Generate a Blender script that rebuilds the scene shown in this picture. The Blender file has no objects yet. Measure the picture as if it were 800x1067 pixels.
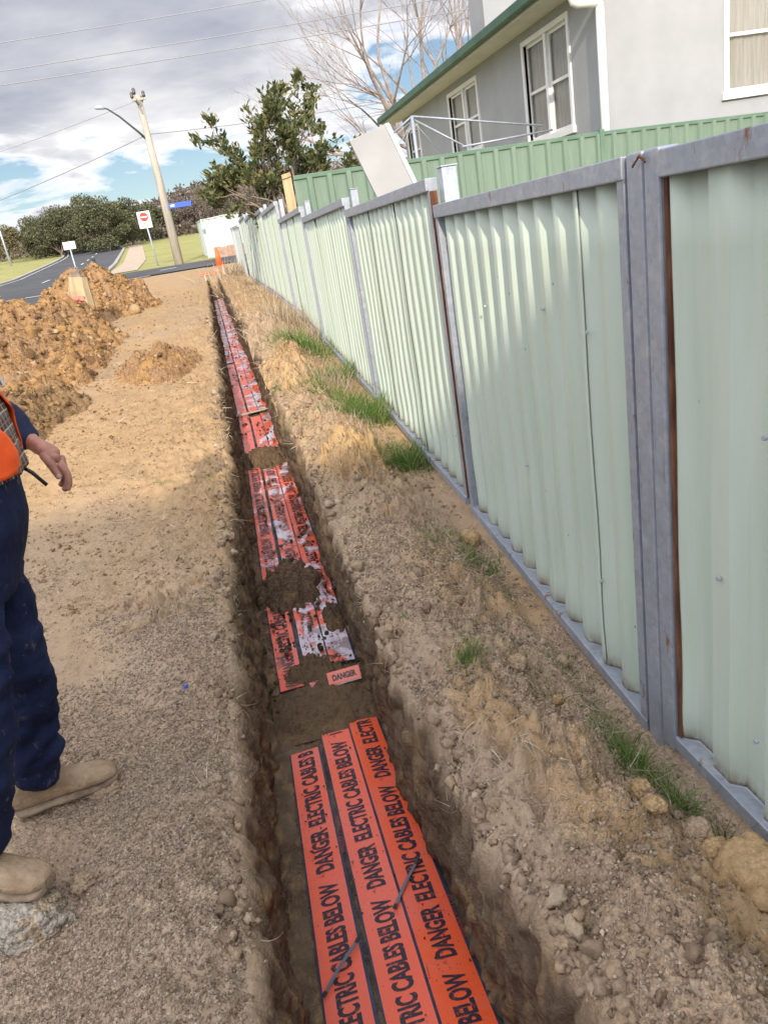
import bpy, bmesh, math, random
import numpy as np
from mathutils import Vector, Matrix, Quaternion
random.seed(7); RNG = np.random.default_rng(7)
R = math.radians
scene = bpy.context.scene
COL = scene.collection

# ------------------------------------------------------------------ noise
_perm = RNG.permutation(4096)
def _h(ix, iy, iz):
    return _perm[(_perm[(_perm[ix & 4095] + iy) & 4095] + iz) & 4095]
_G = RNG.normal(size=(4096, 3)); _G /= np.linalg.norm(_G, axis=1)[:, None]
def perlin(x, y, z=0.0):
    x, y, z = np.broadcast_arrays(np.asarray(x, float), np.asarray(y, float), np.asarray(z, float))
    xi, yi, zi = np.floor(x).astype(int), np.floor(y).astype(int), np.floor(z).astype(int)
    xf, yf, zf = x - xi, y - yi, z - zi
    f = lambda t: t*t*t*(t*(t*6-15)+10)
    u, v, w = f(xf), f(yf), f(zf)
    out = 0
    for dx in (0, 1):
        for dy in (0, 1):
            for dz in (0, 1):
                g = _G[_h(xi+dx, yi+dy, zi+dz)]
                n = g[..., 0]*(xf-dx) + g[..., 1]*(yf-dy) + g[..., 2]*(zf-dz)
                out = out + n*(u if dx else 1-u)*(v if dy else 1-v)*(w if dz else 1-w)
    return out*1.6
def fbm(x, y, z=0.0, o=4, gain=.5):
    a, s, t = 1.0, 1.0, 0
    for i in range(o):
        t = t + a*perlin(np.asarray(x)*s + 17*i, np.asarray(y)*s + 5*i, np.asarray(z)*s + 3*i); a *= gain; s *= 2.03
    return t
def billow(x, y, z=0.0, o=4, gain=.5):
    a, s, t = 1.0, 1.0, 0
    for i in range(o):
        t = t + a*(1-2.2*np.abs(perlin(np.asarray(x)*s + 11*i, np.asarray(y)*s + 7*i, np.asarray(z)*s))**.8); a *= gain; s *= 2.1
    return -t  # cracks between lumps are low after the sign flip below
def lumps(x, y, z=0.0, o=4, gain=.5):
    """rounded clods separated by creases, about -1..1"""
    a, s, t = 1.0, 1.0, 0
    for i in range(o):
        t = t + a*(2.4*np.abs(perlin(np.asarray(x)*s + 11*i, np.asarray(y)*s + 7*i, np.asarray(z)*s + i))**.75 - .8); a *= gain; s *= 2.1
    return t
def sstep(a, b, x):
    t = np.clip((x-a)/(b-a), 0, 1); return t*t*(3-2*t)

# ------------------------------------------------------------------ mesh helpers
def link(o, parent=None):
    COL.objects.link(o)
    if parent is not None: o.parent = parent
    return o
def tag(o, label=None, cat=None, group=None, kind=None):
    if label: o['label'] = label
    if cat: o['category'] = cat
    if group: o['group'] = group
    if kind: o['kind'] = kind
    return o
def empty(name, loc=(0, 0, 0), label=None, cat=None, group=None, rz=0):
    o = bpy.data.objects.new(name, None); o.empty_display_size = .1
    COL.objects.link(o); o.location = loc; o.rotation_euler = (0, 0, rz)
    return tag(o, label, cat, group)
def npmesh(name, V, F, mat, parent=None, smooth=False, attrs=None):
    """V (n,3), F (m,k) arrays with k constant"""
    V = np.asarray(V, np.float32); F = np.asarray(F, np.int32)
    me = bpy.data.meshes.new(name)
    me.vertices.add(len(V)); me.vertices.foreach_set('co', V.ravel())
    k = F.shape[1]
    me.loops.add(F.size); me.loops.foreach_set('vertex_index', F.ravel())
    me.polygons.add(len(F)); me.polygons.foreach_set('loop_start', np.arange(0, F.size, k, dtype=np.int32))
    me.polygons.foreach_set('loop_total', np.full(len(F), k, np.int32))
    me.polygons.foreach_set('use_smooth', np.full(len(F), bool(smooth)))
    for an, av in (attrs or {}).items():
        a = me.attributes.new(an, 'FLOAT', 'POINT'); a.data.foreach_set('value', np.asarray(av, np.float32).ravel())
    me.update(calc_edges=True); me.validate()
    me.materials.append(mat)
    return link(bpy.data.objects.new(name, me), parent)
class MB:
    def __init__(s): s.v = []; s.f = []
    def add(s, vs, fs):
        n = len(s.v); s.v += [tuple(map(float, p)) for p in vs]; s.f += [tuple(i+n for i in f) for f in fs]; return s
    def box(s, a, b):
        x0, y0, z0 = a; x1, y1, z1 = b
        return s.add([(x0,y0,z0),(x1,y0,z0),(x1,y1,z0),(x0,y1,z0),(x0,y0,z1),(x1,y0,z1),(x1,y1,z1),(x0,y1,z1)],
                     [(0,3,2,1),(4,5,6,7),(0,1,5,4),(1,2,6,5),(2,3,7,6),(3,0,4,7)])
    def hexa(s, p):   # 8 points bottom ccw, top ccw
        return s.add(p, [(0,3,2,1),(4,5,6,7),(0,1,5,4),(1,2,6,5),(2,3,7,6),(3,0,4,7)])
    def bar(s, p, q, w, h, up=(0,0,1)):
        p, q = Vector(p), Vector(q); d = (q-p).normalized(); sd = d.cross(Vector(up))
        if sd.length < 1e-4: sd = d.cross(Vector((1,0,0)))
        sd.normalize(); u = sd.cross(d)
        c = [(-1,-1),(1,-1),(1,1),(-1,1)]
        return s.hexa([tuple(p+sd*a*w/2+u*b*h/2) for a,b in c][:4]+[tuple(q+sd*a*w/2+u*b*h/2) for a,b in c])
    def tube(s, pts, rad, n=8, cap=True, sx=1.0):
        pts = [Vector(p) for p in pts]
        if not hasattr(rad, '__len__'): rad = [rad]*len(pts)
        up = Vector((0,0,1)); vs = []; fs = []
        prev = None
        for i, p in enumerate(pts):
            d = (pts[min(i+1, len(pts)-1)]-pts[max(i-1, 0)]).normalized()
            if prev is None:
                a = d.cross(up)
                if a.length < .05: a = d.cross(Vector((0,1,0)))
            else: a = prev - d*prev.dot(d)
            a.normalize(); prev = a; b = d.cross(a)
            for k in range(n):
                t = 2*math.pi*k/n; vs.append(tuple(p+(a*math.cos(t)*sx+b*math.sin(t))*rad[i]))
        for i in range(len(pts)-1):
            for k in range(n):
                k2 = (k+1) % n; fs.append((i*n+k, i*n+k2, (i+1)*n+k2, (i+1)*n+k))
        if cap: fs.append(tuple(range(n))[::-1]); fs.append(tuple(range((len(pts)-1)*n, len(pts)*n)))
        return s.add(vs, fs)
    def build(s, name, mat, parent=None, smooth=False, bevel=0):
        me = bpy.data.meshes.new(name); me.from_pydata(s.v, [], s.f); me.update()
        if bevel:
            bm = bmesh.new(); bm.from_mesh(me)
            bmesh.ops.remove_doubles(bm, verts=bm.verts, dist=1e-5)
            bmesh.ops.bevel(bm, geom=list(bm.edges), offset=bevel, segments=2, affect='EDGES', profile=.5, clamp_overlap=True)
            bm.to_mesh(me); bm.free()
        if smooth:
            me.polygons.foreach_set('use_smooth', [True]*len(me.polygons))
        me.materials.append(mat)
        return link(bpy.data.objects.new(name, me), parent)
def ico(sub=1):
    bm = bmesh.new(); bmesh.ops.create_icosphere(bm, subdivisions=sub, radius=1)
    V = np.array([v.co[:] for v in bm.verts]); F = np.array([[v.index for v in f.verts] for f in bm.faces]); bm.free(); return V, F

# ------------------------------------------------------------------ materials
def mat(name, col=(.5,.5,.5), rough=.7, metal=0.0, spec=.5):
    m = bpy.data.materials.new(name); m.use_nodes = True
    b = m.node_tree.nodes['Principled BSDF']
    b.inputs['Base Color'].default_value = (*col, 1); b.inputs['Roughness'].default_value = rough
    b.inputs['Metallic'].default_value = metal; b.inputs['Specular IOR Level'].default_value = spec
    return m
class NT:
    def __init__(s, m): s.m = m; s.t = m.node_tree; s.n = s.t.nodes; s.b = s.n.get('Principled BSDF'); s._obj = None
    def new(s, ty, **k):
        x = s.n.new(ty)
        for a, v in k.items():
            if a.startswith('i_'):
                key = a[2:]; key = int(key) if key.isdigit() else key.replace('_', ' ')
                x.inputs[key].default_value = v
            else: setattr(x, a, v)
        return x
    def L(s, a, b): s.t.links.new(a, b)
    def co(s, kind='Object', scale=None):
        if s._obj is None: s._obj = s.new('ShaderNodeTexCoord')
        o = s._obj.outputs[kind]
        if scale is not None:
            mp = s.new('ShaderNodeMapping'); mp.inputs['Scale'].default_value = scale; s.L(o, mp.inputs['Vector']); o = mp.outputs[0]
        return o
    def pos(s, scale=None):
        g = s.new('ShaderNodeNewGeometry'); o = g.outputs['Position']
        if scale is not None:
            mp = s.new('ShaderNodeMapping'); mp.inputs['Scale'].default_value = scale; s.L(o, mp.inputs['Vector']); o = mp.outputs[0]
        return o
    def noise(s, vec, scale, detail=4, rough=.55, dist=0):
        x = s.new('ShaderNodeTexNoise'); x.inputs['Scale'].default_value = scale; x.inputs['Detail'].default_value = detail
        x.inputs['Roughness'].default_value = rough; x.inputs['Distortion'].default_value = dist
        if vec is not None: s.L(vec, x.inputs['Vector'])
        return x.outputs[0]
    def vor(s, vec, scale, feat='F1', out=0, rnd=1.0):
        x = s.new('ShaderNodeTexVoronoi', feature=feat); x.inputs['Scale'].default_value = scale; x.inputs['Randomness'].default_value = rnd
        s.L(vec, x.inputs['Vector']); return x.outputs[out]
    def ramp(s, fac, stops, interp='LINEAR'):
        x = s.new('ShaderNodeValToRGB'); cr = x.color_ramp; cr.interpolation = interp
        while len(cr.elements) < len(stops): cr.elements.new(.5)
        for e, (p, c) in zip(cr.elements, stops):
            e.position = p; e.color = (*c, 1) if len(c) == 3 else c
        s.L(fac, x.inputs[0]); return x.outputs[0]
    def rng(s, v, a, b, c=0, d=1):
        x = s.new('ShaderNodeMapRange'); x.inputs[1].default_value = a; x.inputs[2].default_value = b; x.inputs[3].default_value = c; x.inputs[4].default_value = d
        s.L(v, x.inputs[0]); return x.outputs[0]
    def mix(s, f, a, b, blend='MIX'):
        x = s.new('ShaderNodeMix', data_type='RGBA', blend_type=blend)
        for i, v in ((0, f), (6, a), (7, b)):
            if isinstance(v, (int, float)): x.inputs[i].default_value = v
            elif isinstance(v, tuple): x.inputs[i].default_value = (*v, 1) if len(v) == 3 else v
            else: s.L(v, x.inputs[i])
        return x.outputs[2]
    def math(s, op, a, b=None, c=None):
        x = s.new('ShaderNodeMath', operation=op)
        for i, v in enumerate((a, b, c)):
            if v is None: continue
            if isinstance(v, (int, float)): x.inputs[i].default_value = v
            else: s.L(v, x.inputs[i])
        return x.outputs[0]
    def attr(s, name):
        x = s.new('ShaderNodeAttribute', attribute_name=name); return x.outputs['Fac']
    def bump(s, h, strength=.5, dist=.01, base=None):
        x = s.new('ShaderNodeBump'); x.inputs['Strength'].default_value = strength; x.inputs['Distance'].default_value = dist
        s.L(h, x.inputs['Height'])
        if base is not None: s.L(base, x.inputs['Normal'])
        return x.outputs[0]
    def set(s, col=None, rough=None, nrm=None, metal=None):
        if col is not None: s.L(col, s.b.inputs['Base Color'])
        if rough is not None: s.L(rough, s.b.inputs['Roughness'])
        if nrm is not None: s.L(nrm, s.b.inputs['Normal'])
        if metal is not None: s.L(metal, s.b.inputs['Metallic'])
def noisy(name, c1, c2, scale=6, rough=.8, bump=.3, bdist=.005, bscale=None, detail=5, kind='Object', vscale=None, lo=.35, hi=.65, spec=.4, metal=0):
    m = mat(name, c1, rough, metal, spec); t = NT(m); v = t.co(kind, vscale)
    t.set(col=t.ramp(t.noise(v, scale, detail), [(lo, c1), (hi, c2)]))
    if bump: t.set(nrm=t.bump(t.noise(v, bscale or scale*3, 5), bump, bdist))
    return m

def soil_mat(name, tan, grey, dark, ochre, crumb=170.0, attr=True, bd=.006):
    """crumbly earth: colour patches of its own, crumbs as bump and colour"""
    m = mat(name, tan, .95, 0, .15); t = NT(m); P = t.pos()
    big = t.noise(P, 1.1, 4, .6); mid = t.noise(P, 7, 5, .6); fine = t.noise(P, 60, 4, .7)
    c = t.mix(t.rng(big, .4, .62), grey, tan)
    c = t.mix(t.rng(mid, .52, .72), c, ochre)
    c = t.mix(t.rng(t.noise(P, 19, 4, .6), .55, .75, 0, .7), c, dark)
    c = t.mix(t.rng(t.noise(P, 2.7, 4, .6), .52, .68, 0, .5), c, dark)
    vc = t.new('ShaderNodeTexVoronoi', feature='F1'); vc.inputs['Scale'].default_value = crumb; t.L(P, vc.inputs['Vector'])
    v2 = t.new('ShaderNodeTexVoronoi', feature='F1'); v2.inputs['Scale'].default_value = crumb*.33; t.L(P, v2.inputs['Vector'])
    sep = t.new('ShaderNodeSeparateColor'); t.L(vc.outputs['Color'], sep.inputs[0])
    amt = t.rng(t.noise(P, 1.7, 3, .6), .40, .60, .12, 1.0)
    g = t.math('ADD', 1.0, t.math('MULTIPLY', t.rng(sep.outputs[0], 0, 1, -.34, .40), amt))
    mul = t.new('ShaderNodeVectorMath', operation='SCALE'); t.L(c, mul.inputs[0]); t.L(g, mul.inputs['Scale']); c = mul.outputs[0]
    if attr:
        a = t.attr('damp')      # moist freshly cut subsoil in the trench
        c = t.mix(a, c, t.mix(t.rng(t.noise(t.pos((9, 5, 1.6)), 2.2, 5, .65), .5, .68), t.mix(t.rng(mid, .35, .6), (.085, .058, .040), (.175, .125, .083)), (.29, .19, .10)))
        o = t.attr('och')       # sandy orange subsoil spread on top
        c = t.mix(o, c, t.mix(t.rng(t.noise(P, 14, 5), .4, .65), (.46, .305, .16), (.38, .25, .13)))
        gr = t.attr('turf')     # far mown grass
        c = t.mix(gr, c, t.mix(t.rng(t.noise(t.pos((.3, 1, 1)), 1.3, 6, .65), .4, .6), (.40, .36, .16), (.26, .28, .095)))
    h = t.math('MULTIPLY', amt, t.math('ADD', t.math('MULTIPLY', vc.outputs['Distance'], -.8), t.math('MULTIPLY', v2.outputs['Distance'], -1.2)))
    h = t.math('ADD', h, t.math('MULTIPLY', t.noise(P, 22, 5, .65), 1.6))
    h = t.math('ADD', h, t.math('MULTIPLY', fine, 1.4))
    t.set(col=c, nrm=t.bump(h, .85, bd))
    return m
M = {}
M['soil'] = soil_mat('crumbly_soil', (.42, .305, .205), (.375, .285, .205), (.22, .155, .105), (.46, .34, .22))
M['heap'] = soil_mat('ochre_subsoil', (.40, .235, .10), (.33, .205, .115), (.15, .09, .045), (.50, .29, .10), 90, False, .012)
M['clod'] = soil_mat('clod_earth', (.40, .285, .18), (.35, .26, .18), (.2, .14, .095), (.46, .31, .16), 230, False, .003)
M['paleclod'] = soil_mat('pale_clod_earth', (.50, .45, .38), (.42, .36, .29), (.22, .17, .12), (.52, .30, .09), 150, False, .008)
M['yclod'] = soil_mat('yellow_clod_earth', (.46, .31, .155), (.42, .29, .16), (.27, .17, .09), (.56, .38, .17), 160, False, .004)
M['sandy'] = soil_mat('sandy_earth', (.50, .335, .18), (.42, .28, .155), (.26, .165, .095), (.52, .345, .17), 150, False, .006)
M['brownclod'] = soil_mat('brown_clay', (.26, .165, .085), (.21, .14, .08), (.11, .07, .04), (.36, .22, .09), 110, False, .01)
M['darkclod'] = soil_mat('damp_clod_earth', (.15, .10, .06), (.12, .082, .052), (.07, .045, .03), (.22, .14, .07), 120, False, .007)
def crumb_mat(name, stops):
    m = mat(name, (.4,.3,.2), .95, 0, .15); t = NT(m); P = t.pos()
    n = t.noise(P, 55, 5, .7); c = t.mix(t.rng(n, .35, .7, .0, .55), t.ramp(t.attr('rnd'), stops), stops[0][1])
    t.set(col=c, nrm=t.bump(n, .8, .012)); return m
M['crumbs'] = crumb_mat('soil_crumbs', [(0, (.19, .14, .10)), (.3, (.34, .255, .185)), (.7, (.47, .37, .275)), (1, (.62, .52, .41))])
M['ocrumbs'] = crumb_mat('ochre_crumbs', [(0, (.15, .085, .045)), (.35, (.31, .18, .08)), (.8, (.46, .28, .12)), (1, (.50, .36, .21))])
def blade_mat(name, stops, trans=.3):
    m = mat(name, stops[0][1], .6, 0, .3); t = NT(m); c = t.ramp(t.attr('rnd'), stops); t.set(col=c)
    tr = t.new('ShaderNodeBsdfTranslucent'); t.L(c, tr.inputs[0]); mx = t.new('ShaderNodeMixShader'); mx.inputs[0].default_value = trans
    t.L(t.b.outputs[0], mx.inputs[1]); t.L(tr.outputs[0], mx.inputs[2]); t.L(mx.outputs[0], t.n['Material Output'].inputs[0]); return m
M['grass'] = blade_mat('green_grass', [(0, (.055, .12, .02)), (.5, (.12, .23, .045)), (.78, (.21, .31, .08)), (1, (.42, .36, .2))])
M['straw'] = blade_mat('dry_straw', [(0, (.23, .165, .105)), (.5, (.42, .33, .22)), (1, (.66, .57, .44))], .1)
M['leaf_mag'] = blade_mat('glossy_leaf', [(0, (.045, .065, .025)), (.5, (.10, .125, .045)), (.8, (.19, .20, .085)), (1, (.34, .27, .13))], .25)
M['leaf_gum'] = blade_mat('gum_leaf', [(0, (.05, .058, .03)), (.5, (.10, .11, .055)), (1, (.22, .21, .12))], .2)
M['leaf_pale'] = blade_mat('pale_leaf', [(0, (.09, .085, .04)), (.6, (.19, .17, .085)), (1, (.3, .26, .15))], .2)
M['leaf_brown'] = blade_mat('bare_twig_haze', [(0, (.07, .055, .045)), (.6, (.15, .12, .095)), (1, (.24, .2, .16))], .1)
M['bark'] = noisy('bark', (.16, .12, .09), (.3, .25, .2), 9, .9, .6, .01)
M['bark_pale'] = noisy('pale_bark', (.2, .155, .13), (.36, .3, .27), 4, .9, .3, .01)
M['bark_mag'] = noisy('grey_brown_bark', (.2, .16, .12), (.33, .27, .21), 9, .9, .3, .01)

def galv(name, base=(.33, .36, .42), rust=0.0):
    m = mat(name, base, .45, .55, .5); t = NT(m); v = t.co('Object')
    a = t.vor(v, 60, out=1); sp = t.new('ShaderNodeSeparateColor'); t.L(a, sp.inputs[0])
    c = t.mix(t.math('MULTIPLY', sp.outputs[0], .5), base, tuple(min(1, x*1.35) for x in base))
    c = t.mix(t.rng(t.noise(v, 14, 6, .7), .52, .72, 0, .75), c, (.52, .53, .55))
    c = t.mix(t.rng(t.noise(t.co('Object', (20, 20, 2)), 2.2, 5, .7), .62, .75, 0, .8), c, (.17, .18, .2))
    rf = t.rng(t.noise(t.co('Object', (3, 3, 1.2)), 5, 6, .7), .70-rust, .78-rust)
    c = t.mix(rf, c, (.19, .085, .04))
    t.set(col=c, rough=t.rng(t.noise(v, 18, 5), .3, .7, .38, .68), metal=t.rng(rf, 0, 1, .45, 0), nrm=t.bump(t.noise(v, 70, 4), .15, .002))
    return m
M['galv'] = galv('weathered_galvanised_steel')
M['galv_rust'] = galv('rust_stained_galvanised_steel', rust=.1)
M['galv_pale'] = galv('pale_galvanised_steel', (.42, .47, .54))
M['rust'] = noisy('rusted_steel', (.075, .026, .016), (.20, .09, .045), 9, .9, .4, .003, vscale=(4, 4, .7))
def painted_sheet(name, c1, c2, edge=(.16, .09, .04)):
    m = mat(name, c1, .42, 0, .5); t = NT(m); P = t.pos()
    n = t.noise(t.pos((6, 6, .5)), 1.6, 6, .65)
    c = t.mix(t.rng(n, .35, .68), c1, c2)
    c = t.mix(t.rng(t.noise(t.pos((30, 30, 1.5)), 1.4, 5, .7), .60, .8, 0, .3), c, (.60, .66, .66))
    c = t.mix(t.rng(t.noise(t.pos((14, 14, 1.0)), 1.1, 6, .7), .56, .74, 0, .22), c, (.33, .36, .30))
    dots = t.vor(t.pos((2.4, 2.4, 1.1)), 6.0); c = t.mix(t.rng(dots, .045, .02, 0, .75), c, (.12, .13, .12))
    low = t.attr('low')   # splashed dirt stuck to the sheet's lower edge
    lf = t.math('MULTIPLY', low, t.rng(t.noise(t.pos((9, 9, 3)), 2.5, 5, .7), .25, .6))
    c = t.mix(lf, c, edge)
    t.set(col=c, rough=t.rng(n, .3, .7, .33, .55), nrm=t.bump(t.noise(t.pos((2, 2, 1)), 5, 3), .12, .01))
    return m
M['sheet'] = painted_sheet('pale_green_sheet', (.465, .55, .465), (.535, .61, .545))
M['sheet_dark'] = painted_sheet('mid_green_sheet', (.14, .205, .155), (.175, .245, .19))
M['sheet_pale'] = painted_sheet('pale_blue_grey_sheet', (.50, .57, .56), (.58, .64, .62))
M['sheet_blue'] = painted_sheet('blue_sheet', (.24, .36, .46), (.3, .42, .52))
M['green_trim'] = noisy('green_trim', (.10, .175, .125), (.13, .21, .155), 3, .45, .1, .002)
M['gutter'] = noisy('dark_green_gutter', (.03, .085, .05), (.05, .12, .07), 3, .4, .05, .002)
M['wall'] = noisy('cream_render', (.33, .337, .355), (.37, .376, .392), 1.6, .9, .25, .004, 45)
M['soffit'] = noisy('white_soffit', (.62, .61, .58), (.7, .69, .66), 2, .7, .05, .002)
M['white'] = noisy('white_paint', (.74, .74, .73), (.8, .8, .79), 5, .45, .05, .002)
M['roof'] = noisy('dark_green_roof', (.04, .09, .06), (.06, .12, .08), 3, .5, .1, .004)
M['curtain'] = noisy('curtain', (.62, .58, .50), (.78, .74, .66), 3, .9, .3, .01, vscale=(9, 9, .5))
def glass():
    m = mat('window_glass', (.05, .055, .06), .06, 0, .8); t = NT(m)
    tr = t.new('ShaderNodeBsdfTransparent'); mx = t.new('ShaderNodeMixShader'); mx.inputs[0].default_value = .22
    t.L(tr.outputs[0], mx.inputs[1]); t.L(t.b.outputs[0], mx.inputs[2]); t.L(mx.outputs[0], t.n['Material Output'].inputs[0]); return m
M['glass'] = glass()
M['board'] = noisy('grey_white_board', (.33, .33, .34), (.38, .38, .39), 2, .7, .1, .002)
M['timber'] = noisy('weathered_timber', (.36, .26, .14), (.52, .41, .25), 2, .85, .4, .006, vscale=(8, 8, .8))
M['pole'] = noisy('grey_timber_pole', (.34, .30, .25), (.48, .44, .37), 2, .9, .4, .01, vscale=(6, 6, .5))
M['dark_metal'] = mat('dark_metal', (.04, .045, .05), .5, .3)
M['ceramic'] = mat('brown_ceramic', (.07, .05, .045), .3)
M['wire'] = mat('aluminium_wire', (.30, .30, .32), .6, .3)
def asphalt():
    m = mat('asphalt', (.07,.07,.075), .9, 0, .3); t = NT(m); P = t.pos()
    c = t.ramp(t.noise(P, .5, 6, .6), [(.35, (.06, .063, .07)), (.65, (.095, .098, .105))])
    c = t.mix(t.rng(t.noise(P, 60, 2), .5, .8, 0, .4), c, (.17, .17, .17)); t.set(col=c, nrm=t.bump(t.noise(P, 120, 2), .4, .004)); return m
M['asphalt'] = asphalt()
M['concrete'] = noisy('concrete', (.34, .32, .29), (.44, .41, .37), 2, .9, .2, .004)
M['path'] = noisy('gravel_path', (.42, .33, .25), (.5, .41, .31), 3, .9, .3, .01)
M['line'] = noisy('road_paint', (.62, .62, .6), (.75, .75, .73), 8, .7, .1, .001)
M['brick'] = noisy('low_brick', (.30, .19, .14), (.42, .3, .23), 6, .9, .3, .01)
M['hill'] = noisy('wooded_hill', (.055, .05, .035), (.10, .085, .06), .05, .95, 0)
M['cone'] = mat('orange_cone', (.75, .14, .03), .5)
M['refl'] = mat('silver_reflective_tape', (.62, .66, .68), .3, .4)
M['sign_red'] = mat('sign_red', (.6, .03, .03), .4)
M['sign_blue'] = mat('sign_blue', (.03, .10, .5), .4)
M['black'] = mat('black_plastic', (.012, .012, .016), .4)
M['tie'] = mat('dusty_grey_strap', (.12, .13, .16), .5)
def cover_mat(name, film, pink=.5, inked=False):
    """orange PVC cover board; dried clay film and sky glare are painted into its colour"""
    m = mat(name, (.78, .085, .025), .35, 0, .5); t = NT(m); P = t.pos()
    c = t.mix(t.rng(t.noise(P, 3.2, 3), .42, .6), (.80, .105, .03), (.74, .13, .075))
    c = t.mix(pink, c, (.84, .18, .14))  # pink paints the sky's sheen into the orange board
    if inked: c = t.mix(0.0, (.025, .016, .03), (0, 0, 0))
    dust = t.rng(t.noise(P, 30, 6, .75), .55, .78, 0, .55)
    c = t.mix(dust, c, (.42, .22, .15))
    spk = t.rng(t.noise(P, 85, 3, .6), .68, .72); c = t.mix(t.math('MULTIPLY', spk, .8), c, (.12, .06, .04))
    rough = t.rng(t.noise(P, 6, 4), .35, .65, .16, .38)
    if film > 0:
        f = t.noise(t.pos((1, .55, 1)), 7.5, 5, .62, .6); lo = .66-film*.3
        ff = t.rng(f, lo, lo+.07)
        c = t.mix(ff, c, t.mix(t.rng(t.noise(P, 16, 4), .4, .6), (.60, .50, .62), (.72, .68, .72)))  # pale lilac stands for reflected sky glare as well as dried clay
        mud = t.rng(t.noise(P, 9.5, 5, .65), .6-film*.12, .65-film*.12); c = t.mix(t.math('MULTIPLY', mud, .6), c, (.17, .085, .055))
    t.set(col=c, rough=rough, nrm=t.bump(t.noise(P, 40, 4), .12, .002)); return m
M['cover'] = cover_mat('orange_cover_board', 0, .35)
M['cover_o'] = cover_mat('bright_orange_cover_board', 0, .05)
M['cover_mid'] = cover_mat('clay_glare_cover_board', .56, .3)
M['cover_mid2'] = cover_mat('light_clay_glare_cover_board', .27, .45)
M['ink_film'] = cover_mat('clay_glare_print', .56, .3, True)
M['ink_film2'] = cover_mat('light_clay_glare_print', .27, .45, True)
M['cover_far'] = cover_mat('heavy_clay_glare_cover_board', .62, .1)
def ink():
    m = mat('worn_black_print', (.02, .016, .03), .45); t = NT(m); P = t.pos()
    t.set(col=t.mix(t.rng(t.noise(P, 70, 5, .7), .56, .72, 0, .75), (.022, .016, .03), (.5, .13, .10))); return m
M['ink'] = ink()
M['ink_faint'] = mat('faint_small_print', (.30, .06, .05), .5)
M['navy_plastic'] = noisy('dusty_navy_plastic', (.015, .028, .065), (.04, .06, .11), 20, .4, .1, .001)
# clothing
M['navy'] = noisy('navy_drill_cloth', (.009, .014, .045), (.02, .03, .075), 12, .85, .5, .006, 30)
def muddy():
    m = mat('muddy_navy_work_cloth', (.01,.015,.05), .85, 0, .2); t = NT(m); P = t.pos()
    c = t.mix(t.rng(t.noise(P, 7, 4), .35, .65), (.008, .013, .045), (.018, .027, .075))
    c = t.mix(t.rng(t.noise(P, 24, 6, .75), .60, .74, 0, .75), c, (.24, .19, .15))
    t.set(col=c, nrm=t.bump(t.noise(t.pos((1, 1, .6)), 16, 4, .55), .8, .02)); return m
M['muddy'] = muddy()
M['boot'] = noisy('dusty_tan_suede', (.30, .205, .125), (.44, .325, .215), 17, .95, .9, .008, 75, lo=.36, hi=.64)
M['sole'] = noisy('caked_boot_sole', (.17, .12, .08), (.34, .26, .18), 25, .95, .6, .005)
M['hivis'] = mat('hi_vis_orange_cloth', (1.0, .12, .015), .7); 
_t = NT(M['hivis']); _t.set(nrm=_t.bump(_t.noise(_t.pos(), 14, 3), .5, .01))
def skin():
    m = mat('skin', (.42, .2, .15), .5, 0, .4); t = NT(m); P = t.pos()
    c = t.mix(t.rng(t.noise(P, 30, 4), .35, .65), (.36, .165, .12), (.50, .26, .19)); c = t.mix(t.rng(t.noise(P, 90, 4, .7), .55, .75, 0, .5), c, (.24, .13, .10))
    t.set(col=c, nrm=t.bump(t.noise(P, 160, 3), .3, .001)); m.node_tree.nodes['Principled BSDF'].inputs['Subsurface Weight'].default_value = .08
    m.node_tree.nodes['Principled BSDF'].inputs['Subsurface Radius'].default_value = (.01, .004, .002); return m
M['skin'] = skin(); M['nail'] = mat('nail', (.62, .42, .36), .35)
M['hair'] = noisy('brown_hair', (.04, .025, .015), (.09, .06, .04), 60, .6, .6, .004)
M['eye'] = mat('eye_white', (.7, .68, .65), .2); M['iris'] = mat('iris', (.06, .04, .02), .2)
def plaid():
    m = mat('plaid_flannel', (.1,.1,.1), .9, 0, .2); t = NT(m); v = t.co('Object')
    s = t.new('ShaderNodeSeparateXYZ'); t.L(v, s.inputs[0])
    def band(o, per, ph, w):
        per = per*.62
        a = t.math('FRACT', t.math('ADD', t.math('MULTIPLY', o, 1/per), ph)); return t.math('LESS_THAN', a, w)
    ang = t.math('MULTIPLY', t.math('ARCTAN2', s.outputs[1], s.outputs[0]), .19); z = s.outputs[2]
    c = t.mix(0.0, (.03, .035, .06), (0,0,0))
    c = t.mix(t.math('MULTIPLY', band(ang, .062, .1, .42), .5), c, (.20, .17, .13)); c = t.mix(t.math('MULTIPLY', band(z, .062, .3, .42), .5), c, (.20, .17, .13))
    c = t.mix(t.math('MULTIPLY', band(ang, .062, .75, .10), .75), c, (.6, .5, .38)); c = t.mix(t.math('MULTIPLY', band(z, .062, .95, .10), .75), c, (.6, .5, .38))
    c = t.mix(t.math('MULTIPLY', band(ang, .062, .38, .08), .7), c, (.5, .2, .08)); c = t.mix(t.math('MULTIPLY', band(z, .062, .55, .08), .7), c, (.5, .2, .08))
    t.set(col=c, nrm=t.bump(t.noise(v, 18, 4), .5, .01)); return m
M['plaid'] = plaid()

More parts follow.
